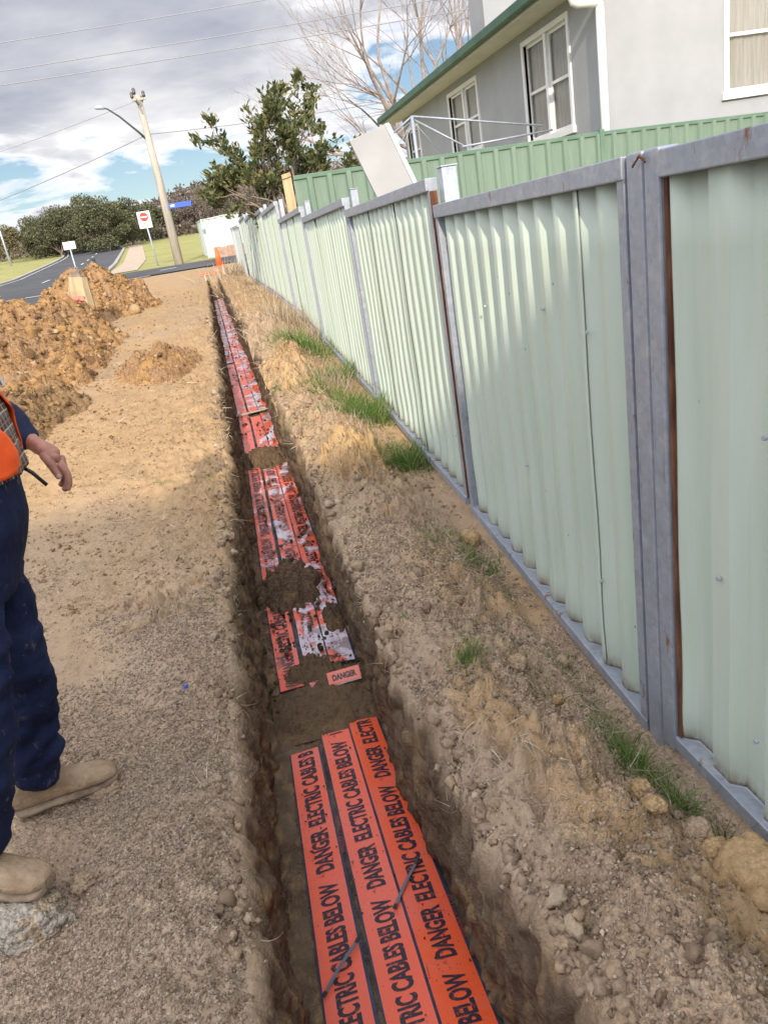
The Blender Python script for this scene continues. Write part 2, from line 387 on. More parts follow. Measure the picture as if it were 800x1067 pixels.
# ------------------------------------------------------------------ terrain
GY = [-400, 0, 1.75, 3.6, 5.7, 8.2, 10.7, 13, 19, 30, 42, 60, 90, 130, 180, 260, 420, 900]
GZ = [0, 0, 0, .14, .36, .57, .73, .83, .97, 1.3, 1.70, 2.45, 4.1, 6.6, 8.6, 9.5, 9.5, 9.5]
def Gy(y): return (np.interp(y-.35, GY, GZ)+np.interp(y, GY, GZ)*2+np.interp(y+.35, GY, GZ))/4
def lipL(y): return np.interp(y, [0, 2.4, 3.5, 5, 7, 9.7, 19.5, 26], [-.26, -.265, -.225, -.165, -.145, -.12, -.10, -.10]) + .022*perlin(y*1.7, 3.3) + .016*perlin(y*7, 8.1) + .009*perlin(y*19, 2.1)
def lipR(y): return np.interp(y, [0, 1.0, 2.0, 2.5, 4, 5.1, 8, 13, 26], [.44, .42, .345, .335, .345, .35, .33, .30, .30]) + .024*perlin(y*1.5, 9.3) + .018*perlin(y*6.3, 1.1) + .010*perlin(y*17, 4.1)
def depth(y): return .5*(1-sstep(22.5, 24.5, y))
def road_c(y): return np.interp(y, [-60, 30, 60, 100, 160], [-8.2, -8.2, -9.3, -12.0, -20])
def bank(x, y):
    """height of the earth outside the trench"""
    x = np.asarray(x, float); y = np.asarray(y, float)
    h = Gy(y) + .03*np.clip(-x-15, 0, 60)*sstep(20, 90, y)
    near = (1-sstep(20, 28, y))*sstep(-4.3, -3.6, x)*(1-sstep(1.0, 1.3, x))
    hr = np.interp(y, [0, 1.2, 2.2, 3.5, 5, 6.8, 9, 12, 20], [.17, .16, .11, .09, .10, .14, .13, .07, .04])
    h = h + near*hr*np.exp(-((x-.58-.05*perlin(y*1.3, 4.4))/.17)**2)*(1+.5*perlin(y*2.1, x*2))
    h = h + near*.05*np.exp(-((x+.42)/.16)**2)*(1-sstep(3, 6, y))*(1+.7*perlin(y*2.5, 7.7))
    rough = np.where(x > .25, 2.7, .62+.7*np.exp(-((x+.3)/.12)**2)) * (1 - .85*sstep(.76, .90, x))
    rough = rough*(.85+.6*perlin(x*1.2, y*.8, 5))
    h = h + near*rough*(.018*lumps(x*6, y*6, .3, 4, .55) + .018*fbm(x*2.4, y*2.4, 1.7, 3))
    h = h + near*.0085*lumps(x*24, y*24, 2.2, 3, .6)*np.clip(rough, .3, 1.8)
    h = h + near*np.where(x < .2, 1, .3)*(1-sstep(9, 14, y))*.014*fbm(x*1.9, y*1.4, 31, 2)
    h = h - near*.055*sstep(.84, .94, x)*(1-sstep(3.0, 4.2, y))
    # boot prints and scuffs on the walked left bank
    for (fx, fy, fa) in ((-.75, 3.6, .3), (-.5, 3.95, .1), (-.95, 4.4, -.2), (-.62, 4.9, .2), (-1.1, 3.2, .5), (-.45, 5.6, 0), (-.9, 5.9, .3), (-.55, 1.15, .8), (-.62, 6.8, .1), (-1.3, 5.0, -.3)):
        du = (x-fx)*math.cos(fa)+(y-fy)*math.sin(fa); dv = -(x-fx)*math.sin(fa)+(y-fy)*math.cos(fa); q = (du/.055)**4+(dv/.15)**4
        h = h - .016*np.exp(-q)*near + .007*np.exp(-(q-1.6)**2)*near
    #
    h = h - near*.018*np.exp(-(((x+.72)/.10)**2+((y-1.35)/.16)**2)) - near*.02*np.exp(-(((x+.62)/.1)**2+((y-2.5)/.15)**2))
    return h
def build_ground():
    ys = [-300, -120, -50, -20, -8, -3, -1, -.2, .2]; y = .3
    while y < 26: ys.append(y); y += max(.0085, .0062*y)
    while y < 150: ys.append(y); y += .8+.02*y
    ys += [170, 200, 240, 300, 420, 700]
    ys = np.array(ys); n = len(ys)
    dL = np.concatenate([np.linspace(0, .5, 56), .5+np.cumsum(np.linspace(.01, .045, 60)), [2.4, 2.7, 3.0, 3.3, 3.6, 4.0, 5, 6, 7, 8, 9.5, 11, 12.5, 14, 17, 21, 26, 34, 50, 80, 140, 300]])[::-1]
    tw = np.linspace(0, 1, 40); tf = np.linspace(0, 1, 26)[1:-1]
    dR = np.concatenate([np.linspace(0, .8, 74), [.9, 1.05, 1.3, 1.7, 2.3, 3, 4, 6, 9, 14, 20, 30, 50, 90, 160, 300]])
    X = []; Z = []; D = []; O = []; Tf = []
    L, Rr, dp = lipL(ys), lipR(ys), depth(ys)
    YY = ys[:, None]
    xl = L[:, None]-dL[None, :]; zl = bank(xl, np.repeat(YY, xl.shape[1], 1))
    xr = Rr[:, None]+dR[None, :]; zr = bank(xr, np.repeat(YY, xr.shape[1], 1))
    floor = Gy(ys)-dp-.018
    # walls: a rounded lip, then a near-vertical face with scrape marks
    def wall(xlip, zlip, sgn, seed):
        t = tw[None, 1:]; z = zlip[:, None] + (floor-zlip)[:, None]*t**1.0
        inset = (.040 if sgn > 0 else .030)*(1-np.exp(-t*16)) + (.05 if sgn > 0 else .022)*t*(.6+.5*perlin(YY*.9, seed))
        yy = YY+0*t
        dis = .017*lumps(yy*9, z*7, seed, 3) + .024*fbm(yy*2.2, z*3, seed+4, 3) + .006*lumps(yy*34, z*26, seed, 2) + .010*perlin(yy*16+z*5, z*2.2, seed+2)
        act = (dp[:, None]/.5)
        x = xlip[:, None] + sgn*(inset+dis*np.clip(t*5, 0, 1))*act + sgn*(1-act)*t*.12
        return x, z
    xwl, zwl = wall(L, zl[:, -1], 1, 2.5); xwr, zwr = wall(Rr, zr[:, 0], -1, 8.5); xwr, zwr = xwr[:, ::-1], zwr[:, ::-1]
    a, b = xwl[:, -1][:, None], xwr[:, 0][:, None]
    xf = a+(b-a)*tf[None, :]; yf = YY+0*xf
    zf = floor[:, None] + (.008*lumps(xf*14, yf*14, 3)+.012*fbm(xf*3, yf*3, 6, 3))*(dp[:, None]/.5)
    X = np.concatenate([xl, xwl, xf, xwr, xr], 1); Z = np.concatenate([zl, zwl, zf, zwr, zr], 1); Y = YY+0*X
    Y = Y + .02*(X > -3)*(X < 1)*(YY < 20)*(YY > .3)*perlin(X*3, Y*3, 9)*.5
    act = dp[:, None]/.5
    dw = np.clip(tw[None, 1:]*7, 0, 1)*act
    damp = np.concatenate([0*xl, dw, np.ones_like(xf)*act, dw[:, ::-1], 0*xr], 1)
    och = sstep(2.3, 4.6, Y+.9*perlin(X*1.5, Y*.7, 3))*.85*sstep(-5, -4, X)*(1-sstep(30, 34, Y)); och = och*(1-damp)
    och = np.maximum(och, .75*sstep(.1, .5, perlin(X*2.3, Y*1.3, 12))*(X > .3)*(X < 1.2)*(Y < 5))
    och = och*(1-.45*sstep(-.1, .35, perlin(X*1.1, Y*.6, 22)))
    turf = np.maximum(sstep(41, 42, Y), (X < road_c(Y)-4)*1.0)*((X < -3)|(Y > 30)); turf = np.maximum(turf, (X > 1.25)*.8)
    cols = X.shape[1]; V = np.stack([X, Y, Z], -1).reshape(-1, 3)
    i = np.arange(n-1)[:, None]*cols+np.arange(cols-1)[None, :]
    F = np.stack([i, i+1, i+cols+1, i+cols], -1).reshape(-1, 4)
    o = npmesh('ground', V, F, M['soil'], smooth=True, attrs={'damp': damp, 'och': och, 'turf': turf})
    tag(o, kind='structure')
build_ground()

# roads -------------------------------------------------------------
def sheet(name, left, right, ys, m, lift, nx=8, kind='structure', parent=None):
    V = []; F = []
    for y in ys:
        a, b = left(y), right(y)
        for k in range(nx+1):
            x = a+(b-a)*k/nx; V.append((x, y, 0))
    V = np.array(V, float); V[:, 2] = bank(V[:, 0], V[:, 1])+lift
    for i in range(len(ys)-1):
        for k in range(nx):
            q = i*(nx+1)+k; F.append((q, q+1, q+nx+2, q+nx+1))
    o = npmesh(name, V, F, m, parent, True)
    if kind: tag(o, kind=kind)
    return o
yr = list(np.arange(-40, 130, 1.0))
sheet('road', lambda y: road_c(y)-3.9, lambda y: road_c(y)+np.interp(y, [0, 31, 33, 60], [4.1, 4.1, 3.6, 2.9]), yr, M['asphalt'], .024, 10)
sheet('side_road', lambda y: -4.8, lambda y: 60, list(np.arange(32.6, 40.9, .5)), M['asphalt'], .040, 60)
def kerb(name, xf, ys, w=.3, h=.12, m=None):
    mb = MB(); ys = list(ys); pts = []
    for y in ys:
        x = xf(y); z = float(bank(x, y)); pts += [(x, y, z-.05), (x+w, y, z-.05), (x+w, y, z+h), (x, y, z+h)]
    fs = []
    for i in range(len(ys)-1):
        a = 4*i; b = a+4
        for k in range(4): fs.append((a+k, a+(k+1) % 4, b+(k+1) % 4, b+k))
    mb.add(pts, fs); return tag(mb.build(name, M['concrete']), kind='structure')
kerb('kerb', lambda y: road_c(y)-4.2, np.arange(-40, 130, 2))
kerb('kerb', lambda y: road_c(y)+np.interp(y, [0, 31, 33, 60], [4.1, 4.1, 3.6, 2.9]), np.arange(42, 118, 2), .25)
def dash(x0, y0, x1, y1, w=.12):
    d = np.array([x1-x0, y1-y0]); L = np.hypot(*d); d /= L; s = np.array([-d[1], d[0]])*w/2
    ns = max(2, int(L)); V = []
    for k in range(ns+1):
        p = np.array([x0, y0])+d*L*k/ns
        for q in (p-s, p+s): V.append((q[0], q[1], float(bank(q[0], q[1]))+.048))
    F = [(2*k, 2*k+1, 2*k+3, 2*k+2) for k in range(ns)]
    tag(npmesh('road_marking', V, F, M['line']), kind='structure')
for k in range(-1, 14):
    y0 = 6+k*8.0
    if not 31 < y0 < 40: dash(road_c(y0), y0, road_c(y0+3), y0+3, .14)
dash(-7.4, 30.6, -5.0, 30.4, .3); dash(-4.4, 31.6, -2.2, 32.2, .25)
for y0 in range(42, 110, 6): dash(road_c(y0)-3.5, y0, road_c(y0+5.9)-3.5, y0+5.9, .12)
dash(-2.0, 36.4, -1.3, 36.6, .35)
sheet('footpath', lambda y: road_c(y)+3.6, lambda y: road_c(y)+5.2, list(np.arange(43, 112, 2.0)), M['path'], .03, 4)

# ------------------------------------------------------------------ clods and heaps
IV, IF = ico(4)
def clod(name, loc, r, m, label, cat='clod', seed=0, amp=.25, freq=2.2, flat=(1, 1, .75), rz=0, group=None, kind=None):
    V = IV.copy(); n = 1+amp*lumps(V[:, 0]*freq+seed*7.1, V[:, 1]*freq+seed*3.3, V[:, 2]*freq, 4, .55)+.18*perlin(V[:, 0]*1.1+seed, V[:, 1]*1.1, V[:, 2]*1.1+seed)
    V = V*n[:, None]*np.array(flat)*r
    o = npmesh(name, V, IF, m, smooth=True); o.location = loc; o.rotation_euler = (0, 0, rz)
    return tag(o, label, cat, group, kind)
def heap(name, cx, cy, rx, ry, h, label, seed=0, m=None, lump=.12, peaks=None, rot=0, base=None, n=150, cat='heap', freq=2.6, off=-.05):
    u = np.linspace(-1, 1, n); U, W = np.meshgrid(u, u)
    rr = np.sqrt(U**2+W**2)
    edge = 1+.22*perlin(np.arctan2(W, U)*1.5+seed, seed*2.1)
    prof = np.clip(1-(rr/edge)**2, -.3, 1)
    prof = np.where(prof > 0, prof**.85, prof)
    ca, sa = math.cos(rot), math.sin(rot)
    X = cx+U*rx*ca-W*ry*sa; Y = cy+U*rx*sa+W*ry*ca
    if peaks is not None:
        pk = 0
        for (px, py, pr, ph) in peaks: pk = np.maximum(pk, ph*np.exp(-((X-px)**2+(Y-py)**2)/pr**2))
        H = np.where(prof > 0, np.clip(prof*3, 0, 1)*(h*.35*prof+pk), prof*h)
    else: H = h*prof
    msk = np.clip(prof*4, 0, 1)
    H = H + msk*lump*(lumps(X*freq, Y*freq, seed, 5, .58)+.3*fbm(X*1.1, Y*1.1, seed, 2)) + msk*lump*.25*lumps(X*freq*5, Y*freq*5, seed+3, 3, .6)
    B = bank(X, Y) if base is None else base(X, Y)
    Z = B+H+off
    V = np.stack([X+msk*lump*.9*perlin(X*freq*1.5, Y*freq*1.5, seed), Y+msk*lump*.9*perlin(X*freq*1.5, Y*freq*1.5, seed+9), Z], -1)
    c = np.array([cx, cy, float(bank(cx, cy)) if base is None else float(base(cx, cy))])
    V = (V-c).reshape(-1, 3); i = np.arange(n-1)[:, None]*n+np.arange(n-1)[None, :]; F = np.stack([i, i+1, i+n+1, i+n], -1).reshape(-1, 4)
    o = npmesh(name, V, F, m or M['heap'], smooth=True); o.location = c
    return tag(o, label, cat)
heap('spoil_heap', -2.7, 9.9, 1.5, 4.0, .85, 'long orange clay heap beside the road, nearest of the big spoil heaps', 1, lump=.085, peaks=[(-2.85, 11.4, .8, .50), (-2.6, 9.0, .8, .34), (-2.2, 12.6, .7, .34)], n=230)
heap('spoil_heap', -2.7, 16.6, 1.75, 3.2, .5, 'big orange clay heap further along the verge below the leaning power pole', 2, lump=.11, peaks=[(-2.35, 17.0, .95, .74), (-1.6, 17.2, .8, .45), (-2.5, 14.6, .7, .36)], n=210)
heap('spoil_heap', -.66, 8.15, .46, .62, .25, 'small tan earth heap on the walked verge beside the trench', 3, lump=.05, n=150, freq=4)
heap('earth_heap', .50, 9.0, .24, 1.1, .15, 'dark brown root filled heap on the far right bank below tall dry grass', 4, m=M['clod'], lump=.05, n=110, freq=5)
heap('earth_heap', .52, 6.8, .24, .9, .10, 'tan lumpy heap on the right bank beside green grass tufts', 5, m=M['sandy'], lump=.035, n=110, freq=7)
heap('earth_heap', .60, 4.30, .22, .40, .12, 'yellow crumbly heap on the right bank below the dark green grass clump', 6, m=M['yclod'], lump=.035, n=120, freq=9)
heap('earth_heap', .70, 3.45, .17, .30, .09, 'grey root matted mound beside the foot of the rusty fence post', 7, m=M['clod'], lump=.03, n=110, freq=7)
heap('earth_heap', -.50, 3.15, .26, .30, .06, 'low patch of broken earth lumps on the left bank across from the buried strips', 8, m=M['clod'], lump=.035, n=130, freq=9)
heap('earth_heap', -.95, 2.62, .14, .10, .05, 'dark clump of roots on the left bank beyond the worker boot', 9, m=M['clod'], lump=.025, n=80, freq=9)
heap('earth_heap', .74, 2.55, .13, .24, .06, 'lumpy mound between the trench bank and the bottom rail', 19, m=M['clod'], lump=.022, n=100, freq=9)
heap('earth_heap', .66, 1.55, .15, .22, .07, 'tan lumpy bank top left of the yellow clods by the gate frame', 20, m=M['clod'], lump=.02, n=100, freq=9)
heap('earth_heap', -2.15, 7.0, .85, 1.25, .27, 'dark crumbly heap behind the worker hand at the edge of the verge', 21, m=M['brownclod'], lump=.05, n=190, freq=5)
fl = lambda x, y: Gy(np.asarray(y, float))-.5
heap('fallen_soil', .10, 2.93, .25, .19, .05, 'damp soil band between the lettered strips and the broken set behind', 10, m=M['darkclod'], lump=.014, base=fl, n=90, freq=9, off=0, cat='fallen soil')
heap('fallen_soil', .06, 4.05, .20, .28, .10, 'dark brown pile fallen over the left and middle strips', 11, m=M['darkclod'], lump=.03, base=fl, n=100, freq=8, off=-.01, cat='fallen soil')
heap('fallen_soil', .25, 3.62, .07, .16, .05, 'small crumbly spill on the right strip in front of the dark pile', 12, m=M['darkclod'], lump=.02, base=fl, n=70, freq=12, off=0, cat='fallen soil')
heap('fallen_soil', .14, 6.22, .2, .26, .10, 'dark soil band across the strips halfway up the trench', 13, m=M['darkclod'], lump=.03, base=fl, n=90, freq=8, off=-.01, cat='fallen soil')
heap('fallen_soil', .08, 3.2, .15, .10, .05, 'brown clumps lying over the lower ends of the broken strips', 14, m=M['darkclod'], lump=.02, base=fl, n=80, freq=12, off=0, cat='fallen soil')
def gz(x, y): return float(bank(x, y))
for k, (x, y, r, mm, lb, fl_) in enumerate([
    (.895, 1.16, .082, 'yclod', 'large rough yellow brown clod against the nearest bottom rail', (1, 1.1, .95)),
    (.800, 1.475, .030, 'yclod', 'round yellow clod at the top of the pile beside the green tuft', (1, 1, .9)),
    (.780, 1.385, .027, 'yclod', 'flat yellow clod just below the round one beside the tuft', (1.2, 1, .7)),
    (.775, 1.325, .024, 'clod', 'grey brown clod lowest of the three in a row by the tuft', (1.3, 1, .7)),
    (.870, 1.335, .034, 'clod', 'brown clod left of the smooth one near the bottom rail', (1.1, 1, .85)),
    (.872, 1.265, .034, 'yclod', 'smooth tan clod between the brown clod and the large one', (1.15, 1, .85)),
    (.885, 1.20, .022, 'clod', 'small brown clod tucked beside the large rough one', (1.1, 1, .8)),
    (.895, 1.00, .036, 'yclod', 'orange brown clod in the hollow nearest the corner', (1, 1, .9)),
    (.925, 3.22, .052, 'yclod', 'rusty orange clod at the foot of the rusty post', (1, 1, .9)),
    (.735, 2.16, .030, 'clod', 'pale brown clod on the bare strip below the corrugated panel', (1.2, 1, .8)),
    (.70, 2.05, .020, 'clod', 'small clod nearest the trench on the bare strip', (1, 1, .8)),
    (.79, 1.97, .018, 'yclod', 'small tan clod in the weeds along the bottom rail', (1, 1.1, .8)),
    ]):
    clod('clod', (x, y, gz(x, y)+r*.45), r, M[mm], lb, seed=k+1, amp=.12, flat=fl_, rz=k*1.3, freq=1.9)
clod('clod', (-.80, 1.66, gz(-.8, 1.66)+.012), .098, M['paleclod'], 'big pale chalky clod under the worker nearer boot', seed=41, amp=.16, flat=(1.1, .8, .62), freq=2.4)
clod('clod', (-.675, 1.755, gz(-.675, 1.755)+.008), .034, M['clod'], 'brown clod beside the pale one under the boot', seed=42, amp=.2, flat=(1, 1, .7))
clod('clod', (-.655, 2.10, gz(-.66, 2.10)+.004), .042, M['clod'], 'dark stony clod under the toe of the further boot', seed=43, amp=.25, flat=(1.2, .8, .6))

# crumbs, roots, grass (nobody could count them)
def scatter_pts(n, xr, yr_, dens=None, power=1.0):
    y = yr_[0]*(yr_[1]/yr_[0])**RNG.random(n) if power == 0 else yr_[0]+(yr_[1]-yr_[0])*RNG.random(n)
    x = xr[0]+(xr[1]-xr[0])*RNG.random(n)
    if dens is not None:
        k = RNG.random(n) < dens(x, y); x, y = x[k], y[k]
    return x, y
T1V, T1F = ico(1)
OV = np.array([(1,0,0),(-1,0,0),(0,1,0),(0,-1,0),(0,0,1),(0,0,-1)], float); OF = np.array([(0,2,4),(2,1,4),(1,3,4),(3,0,4),(2,0,5),(1,2,5),(3,1,5),(0,3,5)])
T2V, T2F = ico(2)
def crumbs(name, x, y, r, m, zf=bank, sink=.25, lab=None, shape=1):
    n = len(x); T1V, T1F = ((OV, OF), (globals()['T1V'], globals()['T1F']), (T2V, T2F))[shape]
    A = RNG.normal(size=(n, 3, 3)); Q, _ = np.linalg.qr(A)
    S = r[:, None]*(.65+.7*RNG.random((n, 3)))
    V = T1V[None]*S[:, None, :]*((.72+.56*RNG.random((n, len(T1V), 1))) if shape < 2 else (1+.8*perlin(T1V[None, :, 0]*1.9+np.arange(n)[:, None]*3.7, T1V[None, :, 1]*1.9, T1V[None, :, 2]*1.9)+.10*RNG.normal(size=(n, len(T1V))))[..., None])
    V = np.einsum('nvi,nij->nvj', V, Q)
    z = zf(x, y)+r*(1-2*sink)*.6
    V = V+np.stack([x, y, z], -1)[:, None, :]
    F = T1F[None]+(np.arange(n)*len(T1V))[:, None, None]
    o = npmesh(name, V.reshape(-1, 3), F.reshape(-1, 3), m, smooth=(shape == 2), attrs={'rnd': np.repeat(RNG.random(n), len(T1V))})
    return tag(o, lab, name.replace('_', ' '), kind='stuff')
clump = lambda x, y: np.clip(.55+.9*perlin(x*3, y*3, 4), .05, 1)
inL = lambda x, y: (x < lipL(y)-.005)
inR = lambda x, y: (x > lipR(y)+.005)
# left bank: dense granular crumbs along the lip nearest the camera
x1, y1 = scatter_pts(125000, (-1.15, -.24), (.8, 3.2), lambda x, y: inL(x, y)*np.clip(1.3-2.3*np.abs(x+.42)+.9*perlin(x*3, y*3), .03, 1)*np.clip(1.6-.35*y, .15, 1))
r1 = .0019+.0034*RNG.random(len(x1))**2.0
x2, y2 = scatter_pts(70000, (.25, 1.0), (.6, 3.4), lambda x, y: inR(x, y)*clump(x, y))
r2 = .0019+.0042*RNG.random(len(x2))**2.4
x3, y3 = scatter_pts(26000, (-2.0, 1.0), (3.2, 9), lambda x, y: (inL(x, y) | inR(x, y))*clump(x, y)*.8, 0)
r3 = .0035+.009*RNG.random(len(x3))**3
x4, y4 = scatter_pts(2600, (.36, .93), (.7, 8), lambda x, y: inR(x, y)*clump(x, y)**2, 0)
r4 = .005+np.where(y4 < 2, .012, .018)*RNG.random(len(x4))**4
M['bankclods'] = crumb_mat('bank_clods', [(0, (.24, .17, .115)), (.5, (.38, .285, .20)), (.85, (.45, .33, .21)), (1, (.52, .42, .31))])
crumbs('soil_crumbs', x4, y4, r4, M['bankclods'], shape=2, sink=.38, lab='coarser soil lumps on the bank beside the fence')
crumbs('soil_crumbs', np.r_[x1, x2], np.r_[y1, y2], np.r_[r1, r2], M['crumbs'], shape=0, lab='loose crumbs of dry soil over both banks of the trench')
M['tancrumbs'] = crumb_mat('tan_crumbs', [(0, (.23, .155, .09)), (.3, (.36, .25, .145)), (.8, (.47, .33, .19)), (1, (.55, .42, .27))])
crumbs('soil_crumbs', x3, y3, r3, M['tancrumbs'], shape=0, lab='small tan crumbs on the sandy part of both banks')
xe, ye = scatter_pts(2600, (-1, 1), (.9, 12), lambda x, y: np.clip(.35+1.6*perlin(y*2.2, np.sign(x)*5, 3), .05, 1), 0)
xe = np.where(xe < 0, lipL(ye)-.012+.02*RNG.normal(size=len(xe)), lipR(ye)+.012+.02*RNG.normal(size=len(xe)))
crumbs('soil_crumbs', xe, ye, .004+.016*RNG.random(len(xe))**3*(1+.05*ye), M['bankclods'], shape=2, sink=.35, lab='crumbled lumps hanging along both cut lips of the trench')
def in_heap(o, n, rr, name, lab, m):
    me = o.data; V = np.empty(len(me.vertices)*3, np.float32); me.vertices.foreach_get('co', V); V = V.reshape(-1, 3)+np.array(o.location)
    zb = bank(V[:, 0], V[:, 1]); k = np.where(V[:, 2] > zb+.02)[0]; k = RNG.choice(k, n)
    return V[k, 0], V[k, 1], V[k, 2]
hx, hy, hz = [], [], []
bo = [o for o in COL.objects if str(o.get('label', '')).startswith('dark crumbly heap')][0]; ba = in_heap(bo, 1500, 0, '', '', None)
for ob in [o for o in COL.objects if o.name.startswith('spoil_heap')]:
    a = in_heap(ob, 4200 if 'small' not in ob['label'] else 130, 0, '', '', None); hx.append(a[0]); hy.append(a[1]); hz.append(a[2])
hx, hy, hz = map(np.concatenate, (hx, hy, hz))
crumbs('clay_lumps', hx, hy, .009+np.where(hx > -1.1, .016, .034)*RNG.random(len(hx))**3+(hx < -1.1)*(RNG.random(len(hx)) > .988)*(.03+.05*RNG.random(len(hx))), M['ocrumbs'], zf=lambda x, y: hz, sink=.45, shape=2, lab='broken orange clay lumps lying over the spoil heaps')
M['bcrumbs'] = crumb_mat('brown_crumbs', [(0, (.10, .06, .03)), (.5, (.24, .15, .075)), (1, (.40, .26, .13))])
crumbs('clay_lumps', ba[0], ba[1], .006+.022*RNG.random(len(ba[0]))**3, M['bcrumbs'], zf=lambda x, y: ba[2], sink=.4, shape=2, lab='brown lumps over the dark crumbly heap')
xm, ym = scatter_pts(9000, (-3.6, -.35), (5.5, 21), lambda x, y: np.clip(.9*perlin(x*1.2, y*1.2, 8)+.35, 0, 1)*(x < -.4-.0*y), 0)
crumbs('clay_lumps', xm, ym, .005+.014*RNG.random(len(xm))**4, M['ocrumbs'], sink=.4, lab='small orange clay lumps strewn over the walked verge')
# on the strips and floor
xt, yt = scatter_pts(3600, (-.14, .30), (1.0, 22), lambda x, y: np.clip(.25+1.2*perlin(x*7, y*2.2, 11)+.35*np.isin(np.floor(y), [3, 4, 6]), .02, 1), 0)
M['dcrumbs'] = crumb_mat('damp_crumbs', [(0, (.05, .03, .02)), (.6, (.13, .085, .055)), (1, (.26, .18, .12))])
crumbs('damp_crumbs', xt, yt, np.where(yt < 2.8, .0012+.003*RNG.random(len(xt))**3, .003+.012*RNG.random(len(xt))**2.5), M['dcrumbs'], zf=lambda x, y: Gy(y)-.484, sink=.2, lab='damp soil crumbs fallen on the orange strips')

def ribbons(name, starts, dirs, lens, wid, m, curl=.6, seg=5, grav=.0, lab=None, cat=None, flat=True, taper=True):
    """thin bent blades or roots as 3-sided tubes / tapered strips"""
    n = len(starts); P = np.array(starts, float); D = np.array(dirs, float); D /= np.linalg.norm(D, axis=1)[:, None]
    lens = np.broadcast_to(lens, (n,)); wid = np.broadcast_to(wid, (n,))
    pts = [P.copy()]; 
    K = RNG.normal(size=(n, 3))*curl
    for s in range(seg):
        D = D+K/seg+np.array([0, 0, -grav/seg]); D /= np.linalg.norm(D, axis=1)[:, None]; P = P+D*(lens/seg)[:, None]; pts.append(P.copy())
    pts = np.stack(pts, 1)                       # n, seg+1, 3
    side = np.cross(dirs, RNG.normal(size=(n, 3))); side /= np.linalg.norm(side, axis=1)[:, None]
    w = wid[:, None]*(np.linspace(1, .12, seg+1)[None] if taper else np.linspace(1, .6, seg+1)[None])
    if flat:
        V = np.stack([pts-side[:, None]*w[..., None]/2, pts+side[:, None]*w[..., None]/2], 2); k = 2
    else:
        s2 = np.cross(dirs, side); s2 /= np.linalg.norm(s2, axis=1)[:, None]+1e-9
        V = np.stack([pts+(side*math.cos(a)+s2*math.sin(a))[:, None]*w[..., None]/2 for a in (0, 2.09, 4.19)], 2); k = 3
    nv = (seg+1)*k; V = V.reshape(n*nv, 3); F = []
    for s in range(seg):
        for j in range(1 if flat else 3):
            j2 = (j+1) % k; F.append((s*k+j, s*k+j2, (s+1)*k+j2, (s+1)*k+j))
    F = np.array(F)[None]+(np.arange(n)*nv)[:, None, None]
    o = npmesh(name, V, F.reshape(-1, 4), m, attrs={'rnd': np.repeat(RNG.random(n), nv)})
    return tag(o, lab, cat or name.replace('_', ' '), kind='stuff')
# grass tufts
S = []; Dd = []; Ln = []; Wd = []
def tuft(x, y, n, h, sp, w=.004, spread=.5):
    for _ in range(n):
        a = random.gauss(0, sp*.5); b = random.gauss(0, sp*.5); S.append((x+a, y+b, gz(x+a, y+b)-.005))
        Dd.append((a/sp*spread+random.gauss(0, .25), b/sp*spread+random.gauss(0, .25), 1)); Ln.append(h*random.uniform(.45, 1.1)); Wd.append(w*random.uniform(.6, 1.2))
for (x, y, n, h, sp, w) in [(.555, 2.12, 190, .10, .045, .0032), (.84, 1.60, 330, .11, .075, .004), (.885, 1.46, 150, .12, .055, .004), (.93, 1.33, 30, .12, .03, .0035),
    (.88, 1.75, 90, .07, .08, .0035), (.82, 1.95, 130, .055, .12, .0035), (.86, 2.15, 110, .05, .12, .0035), (.86, 2.95, 320, .08, .15, .004), (.80, 3.2, 200, .07, .13, .004),
    (.90, 2.7, 60, .05, .1, .003), (.92, 4.25, 700, .17, .17, .006), (.80, 4.5, 200, .10, .14, .005), (.88, 5.2, 800, .24, .2, .007), (.75, 5.6, 300, .16, .2, .006),
    (.62, 6.0, 160, .1, .15, .006), (.9, 6.4, 400, .22, .2, .008), (.80, 7.4, 300, .25, .25, .009), (.7, 7.9, 200, .2, .25, .009),
    (-.43, 2.3, 3, .03, .02, .002), (-.47, 1.42, 12, .03, .025, .004), (-.30, 3.1, 30, .05, .03, .003), (-.26, 4.6, 30, .06, .05, .004), (-.55, 4.7, 60, .03, .08, .003),
    (.46, 3.5, 40, .05, .05, .003), (.43, 2.55, 25, .05, .03, .003), (.33, 5.3, 50, .06, .06, .004), (.40, 6.2, 70, .1, .1, .005), (.9, 1.86, 30, .05, .05, .003), (.72, 1.72, 14, .05, .03, .003)]:
    tuft(x, y, n, h, sp, w)
for _ in range(130):   # faint green on the walked verge
    x = random.gauss(-.75, .3); y = random.gauss(6.6, .55); tuft(x, y, 4, .02, .03, .004)
ribbons('grass', S, Dd, np.array(Ln), np.array(Wd), M['grass'], .75, 5, .7, 'green grass tufts growing along the foot of the green fence')
# dry straw / seed grass against the fence
S = []; Dd = []; Ln = []; Wd = []
for (x, y, n, h, sp, w) in [(.78, 6.1, 350, .2, .25, .004), (.85, 9.3, 520, .30, .4, .008), (.85, 8.2, 360, .28, .35, .007), (.8, 10.6, 160, .2, .5, .008), (.85, 12.5, 160, .2, .6, .010), (.88, 15, 120, .22, .7, .012),
    (.88, 18.5, 120, .25, .8, .015), (.85, 22.5, 420, .5, .9, .022), (.72, 4.9, 200, .13, .25, .004), (.75, 3.6, 220, .08, .2, .003), (.55, 2.15, 40, .05, .05, .002)]:
    tuft(x, y, n, h, sp, w, .4)
ribbons('dry_grass', S, Dd, np.array(Ln), np.array(Wd), M['straw'], .6, 5, .3, 'pale dry grass standing along the fence')
